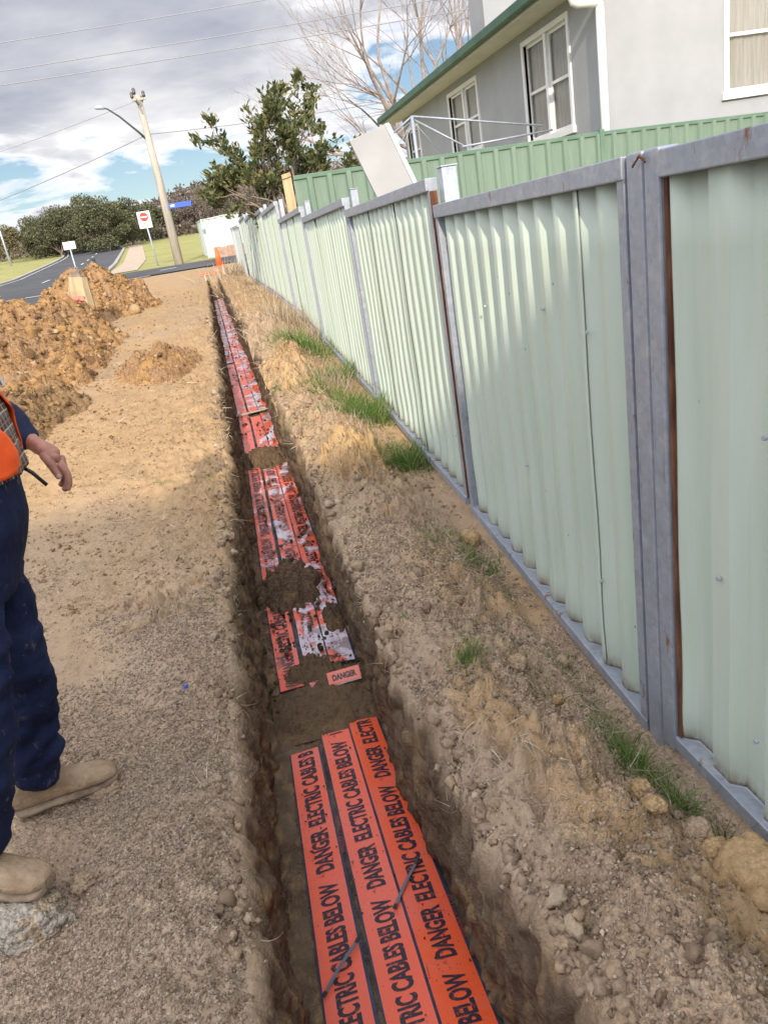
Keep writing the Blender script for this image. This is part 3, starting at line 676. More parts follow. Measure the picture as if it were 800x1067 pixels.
# roots hanging at both lips, straw lying flat on the right bank
S = []; Dd = []; Ln = []; Wd = []
for _ in range(3600):
    y = 1.0*(14/1.0)**random.random(); lft = random.random() < .62
    dns = float(np.clip(3.2*perlin(y*2.6, 3 if lft else 9)-.25+.75*(3.3 < y < 8)*lft, .02, 1)); 
    if random.random() > dns: continue
    x = float(lipL(y))-.01 if lft else float(lipR(y))+.01; x += random.gauss(0, .015)
    z = gz(x, y)-random.random()**2*.12; x = x+(.02 if lft else -.02)*(z < gz(x, y)-.02)*1.4
    S.append((x, y, z)); Dd.append(((1 if lft else -1)*random.uniform(-.3, 1), random.gauss(0, .8), random.uniform(-.8, .5))); Ln.append(random.uniform(.015, .07)*(1+.12*y)); Wd.append(random.uniform(.0010, .0027)*(1+.30*y))
for _ in range(15000):
    if random.random() < .8: x = random.uniform(.36, .95); y = 1.4*(9/1.4)**random.random()
    else: x = random.uniform(-1.1, -.3); y = 1.6*(8/1.6)**random.random()
    if random.random() > float(np.clip(2.4*perlin(x*3.1, y*1.8, 14), .04, 1)): continue
    S.append((x, y, gz(x, y)+random.uniform(.0, .012))); Dd.append((random.gauss(0, 1), random.gauss(0, 1), random.gauss(.1, .35))); Ln.append(random.uniform(.02, .09)*(1+.06*y)); Wd.append(random.uniform(.0010, .0026)*(1+.22*y))
ribbons('dead_roots', S, Dd, np.array(Ln), np.array(Wd), M['straw'], 1.7, 6, .5, 'pale dead roots and straw along the cut edges of the trench', flat=False, taper=True)

# ------------------------------------------------------------------ cable covers
def text_mesh(body, size, off=0.0, sx=1.0):
    cu = bpy.data.curves.new('lettering', 'FONT'); cu.body = body; cu.size = size; cu.offset = off; cu.resolution_u = 3
    ob = bpy.data.objects.new('tmp', cu); COL.objects.link(ob); dg = bpy.context.evaluated_depsgraph_get(); dg.update()
    me = bpy.data.meshes.new_from_object(ob.evaluated_get(dg)); COL.objects.unlink(ob); bpy.data.objects.remove(ob)
    n = len(me.vertices); V = np.empty(n*3, np.float32); me.vertices.foreach_get('co', V); V = V.reshape(-1, 3); V[:, 0] *= sx
    F = [tuple(p.vertices) for p in me.polygons]; bpy.data.meshes.remove(me); return V, F
TXT = text_mesh('DANGER  ELECTRIC CABLES BELOW', .066, .0026, 1.0)
w_ = TXT[0][:, 0].max()-TXT[0][:, 0].min(); h_ = TXT[0][:, 1].max()
TXT[0][:, 0] = (TXT[0][:, 0]-TXT[0][:, 0].min())*(.735/w_); TXT[0][:, 1] *= .062/h_
SM1 = text_mesh('A.S. 4702', .018); SM2 = text_mesh('VINIDEX PTY LTD', .020); SM3 = text_mesh('Vinidex', .021, .0003)
PER = .785
def CL(y): return np.interp(y, [1.0, 1.4, 2.7, 4, 5.9, 7.4, 22], [-.145, -.138, -.100, -.088, -.035, -.02, -.01])
def CR(y): return np.interp(y, [1.0, 1.4, 2.7, 3.2, 4, 6, 7.4, 9, 13, 22], [.325, .312, .285, .28, .295, .295, .30, .27, .265, .27])
def CX(u, y): return CL(y)+(CR(y)-CL(y))*u
def cover(x0, x1, y0, y1, z0, m, label, t0, tilt=0.0, text=True, edge=.006, lift=0.0, rag=.0):
    """one strip: board follows the trench floor; lettering reads away from the camera"""
    ym = (y0+y1)/2; uc = (x0+x1)/2; xc = float(CX(uc, ym)); wd = .42; x0u, x1u = x0, x1
    top = lambda x, y: Gy(np.asarray(y, float))-.5+z0+lift+tilt*(x-CX(uc, y))+.003*np.sin(np.asarray(y)*5+uc*12)
    org = np.array([xc, ym, float(top(xc, ym))])
    r = empty('cable_cover', org, label, 'cable cover', 'orange cable covers laid along the trench')
    def strip(name, xa, xb, dz, th, mm, n):
        ys = np.linspace(y0 if dz == 0 else y0+.001, y1, n); V = []; nx = 5
        for y in ys:
            for k in range(nx+1):
                x = float(CX(xa+(xb-xa)*k/nx, y))
                if rag and k in (0, nx): x += rag*float(perlin(y*18, xa*9))*(1 if k else -1)
                V.append((x, y, float(top(x, y))+dz))
        V = np.array(V); nn = len(V); V2 = V.copy(); V2[:, 2] -= th; V = np.vstack([V, V2])-org; F = []; c = nx+1
        for i in range(n-1):
            for k in range(nx):
                q = i*c+k; F.append((q, q+1, q+c+1, q+c)); F.append((nn+q, nn+q+c, nn+q+c+1, nn+q+1))
            a = i*c; F.append((a, a+c, nn+a+c, nn+a)); b = i*c+nx; F.append((b, nn+b, nn+b+c, b+c))
        for k in range(nx): F.append((k, nn+k, nn+k+1, k+1)); q = (n-1)*c+k; F.append((q, q+1, nn+q+1, nn+q))
        return npmesh(name, V, F, mm, r)
    n = max(6, int((y1-y0)*14))
    strip('board', x0, x1, 0, .004, m, n)
    strip('edge_strip', x0-edge/wd, x1+edge*1.6/wd, -.0055, .007, M['navy_plastic'], n)
    if text:
        for (tm, fx, fy, mm, nm) in ((TXT, 0, .0, 'ink', 'lettering'), (SM1, -.02, .034, 'ink_faint', 'small_lettering'), (SM2, .05, -.05, 'ink_faint', 'small_lettering'), (SM3, .42, -.052, 'ink', 'small_lettering'), (SM1, .56, .034, 'ink_faint', 'small_lettering')):
            AV = []; AF = []; k = -5
            while True:
                s = t0+k*PER; k += 1
                if s > y1: break
                if s+PER < y0: continue
                V = tm[0]; yy = s+fx+V[:, 0]; xx = CX(uc, yy)+.031-V[:, 1]-fy
                keep = (yy > y0+.004) & (yy < y1-.004)
                base = len(AV); AV += list(np.stack([xx, yy, Gy(yy)-.5+z0+lift+tilt*(xx-CX(uc, yy))+.003*np.sin(yy*5+uc*12)+.0014], -1)-org)
                AF += [tuple(i+base for i in f) for f in tm[1] if all(keep[list(f)])]
            if not AF: continue
            used = sorted({i for f in AF for i in f}); mp = {a: b for b, a in enumerate(used)}
            me = bpy.data.meshes.new(nm); me.from_pydata([tuple(AV[i]) for i in used], [], [tuple(mp[i] for i in f) for f in AF]); me.update(); me.materials.append(M[{'cover_mid': 'ink_film', 'cover_mid2': 'ink_film2'}.get({id(M[k_]): k_ for k_ in ('cover_mid', 'cover_mid2')}.get(id(m)), mm)])
            link(bpy.data.objects.new(nm, me), r)
    return r
XS = [(.0, .295), (.362, .662), (.682, 1.0)]
cover(*XS[0], .55, 2.67, .006, M['cover'], 'nearest left strip, orange with painted pink sky sheen and DANGER lettering', 2.055, .06)
cover(*XS[1], .55, 2.73, .010, M['cover'], 'nearest middle strip, orange with painted pink sky sheen beside the wide dark gap', 1.93)
cover(*XS[2], .55, 2.77, .010, M['cover_o'], 'nearest right strip, deepest orange along the right trench wall', 1.62, -.10)
cover(*XS[0], 3.12, 6.05, .004, M['cover_mid2'], 'left strip of the second set, reaching under the dark pile of soil', 3.22, .03, rag=.004)
cover(*XS[1], 3.02, 6.0, .008, M['cover_mid'], 'middle strip of the second set, streaked with pale clay film and painted sky glare', 3.02, rag=.004)
cover(*XS[2], 3.22, 6.1, .010, M['cover_mid'], 'right strip of the second set, splashed white with clay and painted sky glare', 3.05, -.08, rag=.004)
cover(XS[0][0], XS[0][1], 6.35, 10.4, .006, M['cover_mid2'], 'left rusty orange strip of the third set beyond the soil band', 6.4, text=False, rag=.006)
cover(*XS[1], 6.4, 7.55, .009, M['cover_mid2'], 'short middle strip ending at the pale crosswise gap', 6.3, text=False, rag=.006)
cover(*XS[2], 6.5, 7.6, .012, M['cover_mid'], 'short right strip ending at the pale crosswise gap', 6.35, -.08, text=False, rag=.006)
cover(*XS[1], 7.7, 13.6, .009, M['cover_mid'], 'far middle strip under patchy white clay and painted sky glare', 7.9, text=False, rag=.008)
cover(*XS[2], 7.75, 13.4, .012, M['cover_far'], 'far right strip almost covered in white clay and painted sky glare', 7.8, text=False, rag=.008)
cover(*XS[0], 10.5, 21.6, .006, M['cover_far'], 'farthest left strip running to the end of the trench', 10.6, text=False, rag=.012)
cover(*XS[1], 13.7, 21.8, .009, M['cover_far'], 'farthest middle strip running to the end of the trench', 13.7, text=False, rag=.012)
cover(*XS[2], 13.5, 21.9, .012, M['cover_far'], 'farthest right strip running to the end of the trench', 13.7, text=False, rag=.012)
# a broken piece tipped on edge in the soil band
r = empty('broken_cover_piece', (.20, 3.02, .075-.41), 'small orange cover piece tipped on edge in the soil band', 'cover piece'); r.rotation_euler = (R(52), R(-4), R(-4))
MB().box((-.075, -.03, -.003), (.075, .03, 0)).build('board', M['cover_o'], r, bevel=.001)
MB().box((-.076, -.034, -.009), (.076, .030, -.0035)).build('edge_strip', M['white'], r, bevel=.001)
V, F = text_mesh('DANGER', .036, .002, .75); me = bpy.data.meshes.new('lettering'); me.from_pydata([(a-.055, b-.012, .0012) for a, b, c in V], [], F); me.materials.append(M['ink']); link(bpy.data.objects.new('lettering', me), r)
def strap(name, p, q, label, half):
    r = empty(name, p, label, 'strap', 'cable straps over the orange strips'); p = Vector(p); q = Vector(q)-p
    mb = MB(); n = 8; pts = [q*(k/n)+Vector((0, 0, .006*math.sin(math.pi*k/n))) for k in range(n+1)]
    for a, b in zip(pts[:-1], pts[1:]): mb.bar(a, b+(b-a)*.02, .010, .0022)
    mb.build('strap_band', M['tie'], r)
    tl = MB(); tl.bar(pts[-1], pts[-1]+q.normalized()*half+Vector((0, 0, .004)), .010, .003); tl.bar(-q.normalized()*.002, -q.normalized()*half*.6, .012, .003)
    tl.build('strap_end', M['black'], r)
zc = lambda y: float(Gy(y))-.5
strap('cable_strap', (-.118, 1.632, zc(1.632)+.014), (-.008, 1.745, zc(1.745)+.026), 'grey strap lying across the left strip', .03)
strap('cable_strap', (.142, 1.838, zc(1.838)+.022), (.238, 1.96, zc(1.96)+.024), 'grey strap lying across the right strip', .03)

# ------------------------------------------------------------------ near fence
fence = empty('metal_fence', (1.012, 1.75, 0), 'pale green corrugated fence with galvanised frames stepping uphill along the trench', 'fence')
FO = np.array([1.0, 1.75, 0.0])
def corr_sheet(y0, y1, zb0, zb1, zt, pitch, dep, m, parent, x0=1.006, lap=None, org=FO, name='sheet'):
    ys = []; xs = []; y = y0
    prof = [(0, 0), (.34, 0), (.46, 1), (.86, 1), (1.0, 0)] if pitch > .15 else [(0, 0), (.16, .06), (.38, .92), (.5, 1), (.66, .92), (.88, .06)]
    k = 0
    while y < y1:
        for (a, b) in prof:
            yy = y0+k*pitch+a*pitch
            if yy <= y1 and (not ys or yy > ys[-1]+1e-6): ys.append(yy); xs.append(b*dep)
        k += 1; y = y0+k*pitch
    ys.append(y1); xs.append(xs[-1])
    ys = np.array(ys); xs = x0+np.array(xs)
    nz = 14; V = []; low = []
    for a, xx in zip(ys, xs):
        zb = zb0+(zb1-zb0)*(a-y0)/(y1-y0)
        for j in range(nz+1):
            t = (j/nz)**1.8; V.append((xx+.002*math.sin(j*1.1+a*9), a, zb+(zt-zb)*t)); low.append(max(0, 1-(zt-zb)*t/.055))
    n = len(ys); F = []
    for i in range(n-1):
        for j in range(nz): q = i*(nz+1)+j; F.append((q, q+nz+1, q+nz+2, q+1))
    o = npmesh(name, np.array(V)-org, F, m, parent, True, attrs={'low': low})
    me = o.data
    try: me.set_sharp_from_angle(angle=R(35))
    except Exception: pass
    md = o.modifiers.new('thick', 'SOLIDIFY'); md.thickness = .0012; md.offset = 1
    return o
def fbox(name, a, b, m, par, bev=.003):
    return MB().box(tuple(np.array(a)-FO), tuple(np.array(b)-FO)).build(name, m, par, bevel=bev)
P = [ # y0, y1, z bottom at y0, z bottom at y1, top, pitch
 (-1.2, 1.640, -.03, -.005, 1.58, .20), (1.795, 3.40, -.055, .155, 1.585, .135), (3.47, 5.52, .17, .36, 1.70, .135), (5.58, 7.95, .36, .55, 1.78, .135),
 (8.05, 10.35, .55, .72, 1.885, .135), (10.5, 12.85, .72, .82, 2.11, .135), (12.95, 15.2, .82, .88, 2.19, .135), (15.3, 17.8, .88, .93, 2.27, .135), (17.9, 20.3, .93, .98, 2.38, .135)]
for k, (y0, y1, b0, b1, zt, pt) in enumerate(P):
    pan = bpy.data.objects.new('fence_panel', None); link(pan, fence)
    j = 0
    w = (y1-y0); nsh = 3 if w > 2.5 else 3
    first = corr_sheet(y0+.02, y1-(.02 if k else -.004), b0+.045, b1+.045, zt-.02, pt, .034 if k else .030, M['sheet'], pan)
    # a lapped sheet edge standing slightly proud
    for q in ((.17, ) if k == 1 else (.35, .68)):
        yy = y0+w*q; z0 = b0+(b1-b0)*q+.05
        MB().box((1.004-FO[0], yy-FO[1], z0), (1.010-FO[0], yy+.03, zt-.04)).v
        corr_sheet(yy, yy+pt*.62, z0, z0, zt-.045, pt, .03, M['sheet'], pan, x0=1.001, name='lapped_sheet')
    fr = M['galv_rust'] if k in (0, 1) else M['galv']
    fw = .052 if k else .056
    fbox('top_rail', (.985, y0, zt-fw), (1.042, y1, zt), fr, pan)
    mb = MB(); 
    xo = .988
    p8 = [(xo, y0, b0), (1.04, y0, b0), (1.04, y1, b1), (xo, y1, b1)]
    mb.hexa([tuple(np.array(p)-FO) for p in p8]+[tuple(np.array((p[0], p[1], p[2]+.042))-FO) for p in p8]); mb.build('bottom_rail', M['galv_rust'], pan, bevel=.003)
    for (ya, yb, zb) in ((y0, y0+.035, b0), (y1-.035, y1, b1)):
        if k == 0: continue
        fbox('side_rail', (.990 if k < 2 else .998, ya, zb+.03), (1.039, yb, zt-fw+.004), fr, pan)
    # rusted inner lips of the frame nearest the camera
    if k == 0:
        fbox('rusted_lip', (.998, y1-.016, b1+.045), (1.02, y1-.002, zt-fw-.002), M['rust'], pan, .001)
    if k in (1, 2):
        ya = y1+.004 if k == 1 else y0-.016; fbox('rusted_lip', (.998, ya, (b1 if k == 1 else b0)+.045), (1.03, ya+.010, zt-fw-.002), M['rust'], pan, .001)
# gate style paired stiles between the two nearest panels
fbox('stile', (.990, 1.644, -.02), (1.046, 1.706, 1.588), M['galv_rust'], fence, .006)
fbox('stile', (.992, 1.716, -.075), (1.050, 1.786, 1.588), M['galv'], fence, .006)
fbox('stile_seam', (1.006, 1.700, -.02), (1.040, 1.720, 1.575), M['dark_metal'], fence, .001)
mb = MB()
for k in range(7): # weld bead across the joint
    mb.tube([(-.020, -.070+k*.008, 1.577-.016*abs(k-3)/3), (-.019, -.063+k*.008, 1.578-.016*abs(k-2)/3)], .0028, 6)
mb.build('weld_bead', M['rust'], fence, True)
for (y, zt, zb, m) in [(3.435, 1.70, .0, 'galv_pale'), (5.55, 1.79, .2, 'galv'), (8.0, 1.89, .4, 'galv'), (10.42, 2.09, .5, 'galv'), (12.9, 2.2, .6, 'galv'), (15.25, 2.28, .7, 'galv'), (17.85, 2.39, .7, 'galv'), (20.35, 2.4, .8, 'galv')]:
    p = MB(); s = .026 if y > 4 else .034
    p.box((1.046-1, y-1.75-s, zb), (1.046-1+2*s, y-1.75+s, zt+.03)); p.build('post', M[m], fence, bevel=.004)
    if y < 9: fbox('post_cap', (1.042, y-s-.004, zt+.031), (1.050+2*s, y+s+.004, zt+.037), M[m], fence, .002)
# screws
sv = MB()
for (y, z) in [(1.30, 1.0), (1.31, .25), (2.05, 1.15), (2.06, .35), (2.35, 1.2), (2.9, 1.18), (2.62, .6), (1.45, .62)]:
    sv.tube([(.002, y-1.75, z), (-.006, y-1.75, z)], .0055, 8)
sv.build('screw_heads', M['galv_pale'], fence)

# far pale fences and low brick wall ------------------------------------------
def ribbed_fence(name, pts, h, m, trim, label, pitch=.25, dep=.03, base=None, tops=None, posts=True):
    o0 = np.array([pts[0][0], pts[0][1], base(*pts[0])]); r = empty(name, o0, label, 'fence')
    for s in range(len(pts)-1):
        a, b = np.array(pts[s], float), np.array(pts[s+1], float); L = np.hypot(*(b-a)); d = (b-a)/L; nrm = np.array([d[1], -d[0]])
        n = max(1, int(L/pitch)); V = []; low = []
        for k in range(n):
            for (t, q) in ((0, 0), (.62, 0), (.70, 1), (.92, 1), (1.0, 0)):
                if t == 1.0 and k < n-1: continue
                u = (k+t)/n; p = a+(b-a)*u+nrm*q*dep; zb = float(base(p[0], p[1])); ztp = (tops[s]+(tops[s+1]-tops[s])*u) if tops else zb+h
                for j in range(3): V.append((p[0], p[1], zb+(ztp-zb)*j/2)); low.append(0.0)
        c = len(V)//3; F = [(i*3+j, (i+1)*3+j, (i+1)*3+j+1, i*3+j+1) for i in range(c-1) for j in range(2)]
        o = npmesh('panel', np.array(V)-o0, F, m, r, attrs={'low': low}); md = o.modifiers.new('t', 'SOLIDIFY'); md.thickness = .002
        za = tops[s] if tops else float(base(*a))+h; zb_ = tops[s+1] if tops else float(base(*b))+h
        MB().bar((*(a-o0[:2]), za-o0[2]), (*(b-o0[:2]), zb_-o0[2]), .05, .055).build('top_rail', trim, r, bevel=.008)
        if posts and s > 0:
            MB().box((a[0]-o0[0]-.035, a[1]-o0[1]-.05, -.1), (a[0]-o0[0]+.035, a[1]-o0[1]+.035, za-o0[2]+.05)).build('post', trim, r, bevel=.006)
    return r
yb = lambda x, y: .75
ribbed_fence('boundary_fence', [(1.34, 10.8), (5.85, 11.05), (10.9, 12.05)], 1.8, M['sheet_dark'], M['green_trim'], 'mid green ribbed fence running across in front of the cream house', .26, .035, yb, [2.37, 2.37, 2.33])
ribbed_fence('boundary_fence', [(1.2, 10.82), (1.32, 10.80)], 1.8, M['timber'], M['timber'], 'short weathered timber end board where the green fences meet', .3, .005, yb, [2.40, 2.42], False)
ribbed_fence('boundary_fence', [(.98, 20.6), (1.0, 24.5), (1.1, 29)], 1.25, M['sheet_pale'], M['galv_pale'], 'low pale blue fence section beyond the last green panel', .3, .03, lambda x, y: float(Gy(y)))
ribbed_fence('boundary_fence', [(2.2, 42.5), (.25, 44.5), (.0, 52.0)], 1.6, M['sheet_pale'], M['sheet_pale'], 'pale blue grey corner fence on the grass beyond the side street', .45, .05, lambda x, y: float(Gy(y)), [3.75, 3.72, 4.0])
ribbed_fence('boundary_fence', [(-40, 84), (-23.0, 80), (-22, 92)], 1.6, M['sheet_blue'], M['sheet_blue'], 'blue metal fence on the far side of the main road', .5, .05, lambda x, y: gz(x, y))
mb = MB(); 
for k in range(5): mb.box((0+k*.36, 0, 0), (.355+k*.36, .22, .55-.03*(k % 2)))
o = mb.build('brick_wall', M['brick'], bevel=.01); o.location = (.55, 42.0, float(Gy(42))-.02); tag(o, 'low brown brick wall in front of the pale corner fence', 'wall')

# leaning board ----------------------------------------------------
def quad_slab(name, c, thick, m, label, cat, edge):
    o0 = Vector(c[3]); r = empty(name, o0, label, cat); c = [Vector(p)-o0 for p in c]
    n = (c[1]-c[0]).cross(c[3]-c[0]).normalized()
    if n.y < 0: n = -n
    MB().hexa([tuple(p) for p in c]+[tuple(p+n*thick) for p in c]).build('panel_face', m, r, bevel=.006)
    s = (c[1]-c[0]).normalized()
    MB().hexa([tuple(p) for p in (c[1]+s*.003, c[1]+s*.045+n*.01, c[2]+s*.045+n*.01, c[2]+s*.003)]+[tuple(p+n*(thick+.02)) for p in (c[1]+s*.003, c[1]+s*.045, c[2]+s*.045, c[2]+s*.003)]).build('edge_trim', edge, r)
    return r
quad_slab('leaning_board', [(1.60, 8.0, 2.40), (1.97, 8.0, 2.50), (2.42, 7.9, 1.2), (2.05, 7.9, 1.06)], .05, M['board'], 'white grey board leaning askew behind the pale green fence', 'board', M['white'])

# clothesline ----------------------------------------------------
r = empty('clothesline', (3.66, 13, .8), 'grey folding clothesline frame standing behind the mid green fence', 'clothesline')
def T(name, pts, rad, m, par, n=8, sm=True): 
    return MB().tube([tuple(Vector(p)-Vector(par.location)) for p in pts], rad, n).build(name, m, par, sm)
T('post', [(3.66, 13, .8), (3.66, 13, 3.18)], .028, M['galv'], r)
T('arm', [(3.66, 13, 3.18), (5.85, 12.98, 2.77)], .016, M['galv'], r)
T('arm', [(4.30, 12.6, 2.60), (5.98, 12.9, 2.68)], .016, M['galv'], r)
T('arm', [(3.70, 13, 3.12), (4.38, 12.6, 2.58)], .015, M['galv'], r)
T('arm', [(3.66, 13, 3.18), (3.1, 13.9, 2.80)], .015, M['galv'], r)
for q in [(3.15, 13, 2.5), (3.35, 13.2, 2.45), (3.0, 12.9, 2.75), (4.05, 13.0, 2.62)]:
    T('line_wire', [(3.66, 13, 3.12), q], .004, M['galv_pale'], r, 4)

# ------------------------------------------------------------------ house
HX, HY = 6.6, 12.35; EZ = 4.62; HB = .8
house = empty('house', (HX, HY, HB), 'cream rendered house with green gutters and white sash windows behind the fences', 'house')
HO = np.array([HX, HY, HB])
def wall_holes(name, axis, c, u0, u1, z0, z1, holes, th, sgn):
    us = sorted({u0, u1, *[h[0] for h in holes], *[h[1] for h in holes]}); zs = sorted({z0, z1, *[h[2] for h in holes], *[h[3] for h in holes]})
    mb = MB()
    def pt(u, z, d): return (c+sgn*d, u, z) if axis == 'x' else (u, c+sgn*d, z)
    def P_(u, z, d): return tuple(np.array(pt(u, z, d))-HO)
    for i in range(len(us)-1):
        for j in range(len(zs)-1):
            um, zm = (us[i]+us[i+1])/2, (zs[j]+zs[j+1])/2
            if any(h[0] < um < h[1] and h[2] < zm < h[3] for h in holes): continue
            mb.add([P_(us[i], zs[j], 0), P_(us[i+1], zs[j], 0), P_(us[i+1], zs[j+1], 0), P_(us[i], zs[j+1], 0)], [(0, 1, 2, 3)])
    for h in holes:
        a, b, e, f = h
        for (p, q) in (((a, e), (b, e)), ((b, e), (b, f)), ((b, f), (a, f)), ((a, f), (a, e))):
            mb.add([P_(p[0], p[1], 0), P_(q[0], q[1], 0), P_(q[0], q[1], th), P_(p[0], p[1], th)], [(0, 1, 2, 3)])
    return mb.build(name, M['wall'], house)
LW = [(13.42, 15.25, 2.74, 4.36), (17.95, 19.95, 3.03, 4.36), (22.9, 24.1, 3.1, 4.2)]
GW = [(8.82, 11.2, 2.80, 4.45)]
wall_holes('wall', 'x', HX, HY, 24.5, HB, EZ, LW, .14, 1)
wall_holes('wall', 'y', HY, HX, 16.5, HB, 7.2, GW, .14, 1)
MB().box(tuple(np.array((HX+.02, 24.45, HB))-HO), tuple(np.array((16.5, 24.5, EZ))-HO)).build('wall', M['wall'], house)
def window(axis, c, w, nsash, sgn=1, split=.5):
    a, b, e, f = w
    par = bpy.data.objects.new('window', None); link(par, house)
    par.location = tuple(np.array(((c, (a+b)/2, e) if axis == 'x' else ((a+b)/2, c, e)))-HO)
    O = HO+np.array(par.location)
    def bx(u0, u1, z0, z1, d0, d1, nm, m, bev=.004):
        if axis == 'x': A, B = (c+d0, u0, z0), (c+d1, u1, z1)
        else: A, B = (u0, c+d0, z0), (u1, c+d1, z1)
        return MB().box(tuple(np.array(A)-O), tuple(np.array(B)-O)).build(nm, m, par, bevel=bev)
    # architrave standing proud of the wall
    t = .085
    bx(a-t, a, e-t, f+t, -.03, .10, 'frame', M['white']); bx(b, b+t, e-t, f+t, -.03, .10, 'frame', M['white'])
    bx(a+.001, b-.001, f, f+t, -.028, .10, 'frame', M['white']); bx(a-t-.04, b+t+.04, e-t-.03, e-.001, -.06, .10, 'sill', M['white'])
    wd = (b-a)/nsash; zm = e+(f-e)*split
    for k in range(nsash):
        u0, u1 = a+k*wd, a+(k+1)*wd
        if k: bx(u0-.05, u0+.05, e, f, -.005, .09, 'mullion', M['white'])
        l, rr = u0+(.051 if k else .001), u1-(.051 if k < nsash-1 else .001)
        mb = MB()
        for (p, q, z0, z1, dd) in ((l, l+.04, e+.001, f-.001, 0), (rr-.04, rr, e+.001, f-.001, 0), (l+.041, rr-.041, e+.001, e+.05, 0), (l+.041, rr-.041, f-.05, f-.001, 0), (l+.041, rr-.041, zm-.025, zm+.025, 0)):
            if axis == 'x': A, B = (c+.05, p, z0), (c+.085, q, z1)
            else: A, B = (p, c+.05, z0), (q, c+.085, z1)
            mb.box(tuple(np.array(A)-O), tuple(np.array(B)-O))
        mb.build('sash', M['white'], par)
        bx(l+.03, rr-.03, e+.03, f-.03, .066, .069, 'pane', M['glass'], 0)
        # drawn curtain behind each sash
        n = 36; V = []
        for i in range(n+1):
            u = l+(rr-l)*i/n; d = .12+.012*math.sin(i*1.7)+.008*math.sin(i*.6)
            for z in (e, f): V.append(tuple(np.array((c+d, u, z) if axis == 'x' else (u, c+d, z))-O))
        npmesh('curtain', V, [(2*i, 2*i+2, 2*i+3, 2*i+1) for i in range(n)], M['curtain'], par, True)
for w, ns in zip(LW, (2, 2, 1)): window('x', HX, w, ns)
window('y', HY, GW[0], 2, split=.5)
def hb(nm, A, B, m, bev=.0, par=None): return MB().box(tuple(np.array(A)-HO), tuple(np.array(B)-HO)).build(nm, m, par or house, bevel=bev)
hb('interior_wall', (HX+.9, HY+.9, HB), (HX+1.0, 24, EZ-.05), M['curtain'])
hb('interior_wall', (HX+1.1, HY+.9, HB), (16, HY+1.0, EZ+1.5), M['curtain'])
hb('soffit', (HX-.52, HY-.42, EZ-.02), (HX-.003, 24.9, EZ+.0), M['soffit'])
hb('fascia', (HX-.55, HY-.45, EZ-.035), (HX-.523, 24.92, EZ+.13), M['soffit'])
# gutter: half-round-ish profile swept along the eave
prof = [(0, .14), (0, .0), (-.02, -.02), (-.09, -.02), (-.12, .01), (-.125, .14), (-.115, .15)]
V = []; 
for y in (HY-.5, 24.95):
    for (a, b) in prof: V.append((HX-.552+a-HO[0], y-HO[1], EZ+.02+b-HO[2]))
n = len(prof); g = MB().add(V, [(i, i+1, n+i+1, n+i) for i in range(n-1)]+[tuple(range(n)), tuple(range(n, 2*n))[::-1]]).build('gutter', M['gutter'], house)
rf = MB(); xr_ = 11.5; zr_ = 7.3
rf.hexa([tuple(np.array(p)-HO) for p in ((HX-.6, HY-.46, EZ+.12), (xr_, HY-.46, zr_), (xr_, 24.95, zr_), (HX-.6, 24.95, EZ+.12), (HX-.6, HY-.46, EZ+.18), (xr_, HY-.46, zr_+.08), (xr_, 24.95, zr_+.08), (HX-.6, 24.95, EZ+.18))])
rf.hexa([tuple(np.array(p)-HO) for p in ((xr_+.01, HY-.46, zr_), (17, HY-.46, EZ+.12), (17, 24.95, EZ+.12), (xr_+.01, 24.95, zr_), (xr_+.01, HY-.46, zr_+.08), (17, HY-.46, EZ+.18), (17, 24.95, EZ+.18), (xr_+.01, 24.95, zr_+.08))])
roof = rf.build('roof', M['roof'], house)
hb('barge_board', (HX-.56, HY-.5, EZ+.13), (HX-.5, HY-.46, EZ+.2), M['gutter'])
ch = MB().box((6.95-HO[0], 18.0-HO[1], EZ-HO[2]), (7.75-HO[0], 18.9-HO[1], 7.3-HO[2])).build('chimney', M['wall'], roof, bevel=.01)
MB().box((6.88-HO[0], 17.93-HO[1], 7.305-HO[2]), (7.82-HO[0], 18.97-HO[1], 7.42-HO[2])).build('chimney_cap', M['wall'], roof, bevel=.01)
dp = [(HX-.47, HY-.12, EZ+.02), (HX-.47, HY-.12, EZ-.27), (HX-.455, HY-.12, EZ-.32), (HX-.40, HY-.12, EZ-.345), (HX-.06, HY-.08, EZ-.35), (HX-.01, HY-.068, EZ-.38), (HX-.02, HY-.085, EZ-.46), (HX-.02, HY-.085, 3.0), (HX-.02, HY-.085, HB)]
MB().tube([tuple(np.array(p)-HO) for p in dp], .066, 14).build('downpipe', M['white'], house, True)

# ------------------------------------------------------------------ trees
def tube_segments(segs, m, name, parent, ns=5):
    """segs: list of polylines [(p, r), ...]"""
    V = []; F = []
    for pl in segs:
        n0 = len(V); prev = None
        for i, (p, r) in enumerate(pl):
            q = pl[min(i+1, len(pl)-1)][0]-pl[max(i-1, 0)][0]; q = q/(np.linalg.norm(q)+1e-9)
            a = np.cross(q, (0, 0, 1.)) if prev is None else prev-q*np.dot(prev, q)
            if np.linalg.norm(a) < .05: a = np.cross(q, (0, 1., 0))
            a /= np.linalg.norm(a); prev = a; b = np.cross(q, a)
            for k in range(ns):
                t = 2*math.pi*k/ns; V.append(p+(a*math.cos(t)+b*math.sin(t))*r)
        for i in range(len(pl)-1):
            for k in range(ns): k2 = (k+1) % ns; F.append((n0+i*ns+k, n0+i*ns+k2, n0+(i+1)*ns+k2, n0+(i+1)*ns+k))
    return npmesh(name, np.array(V), F, m, parent, True)
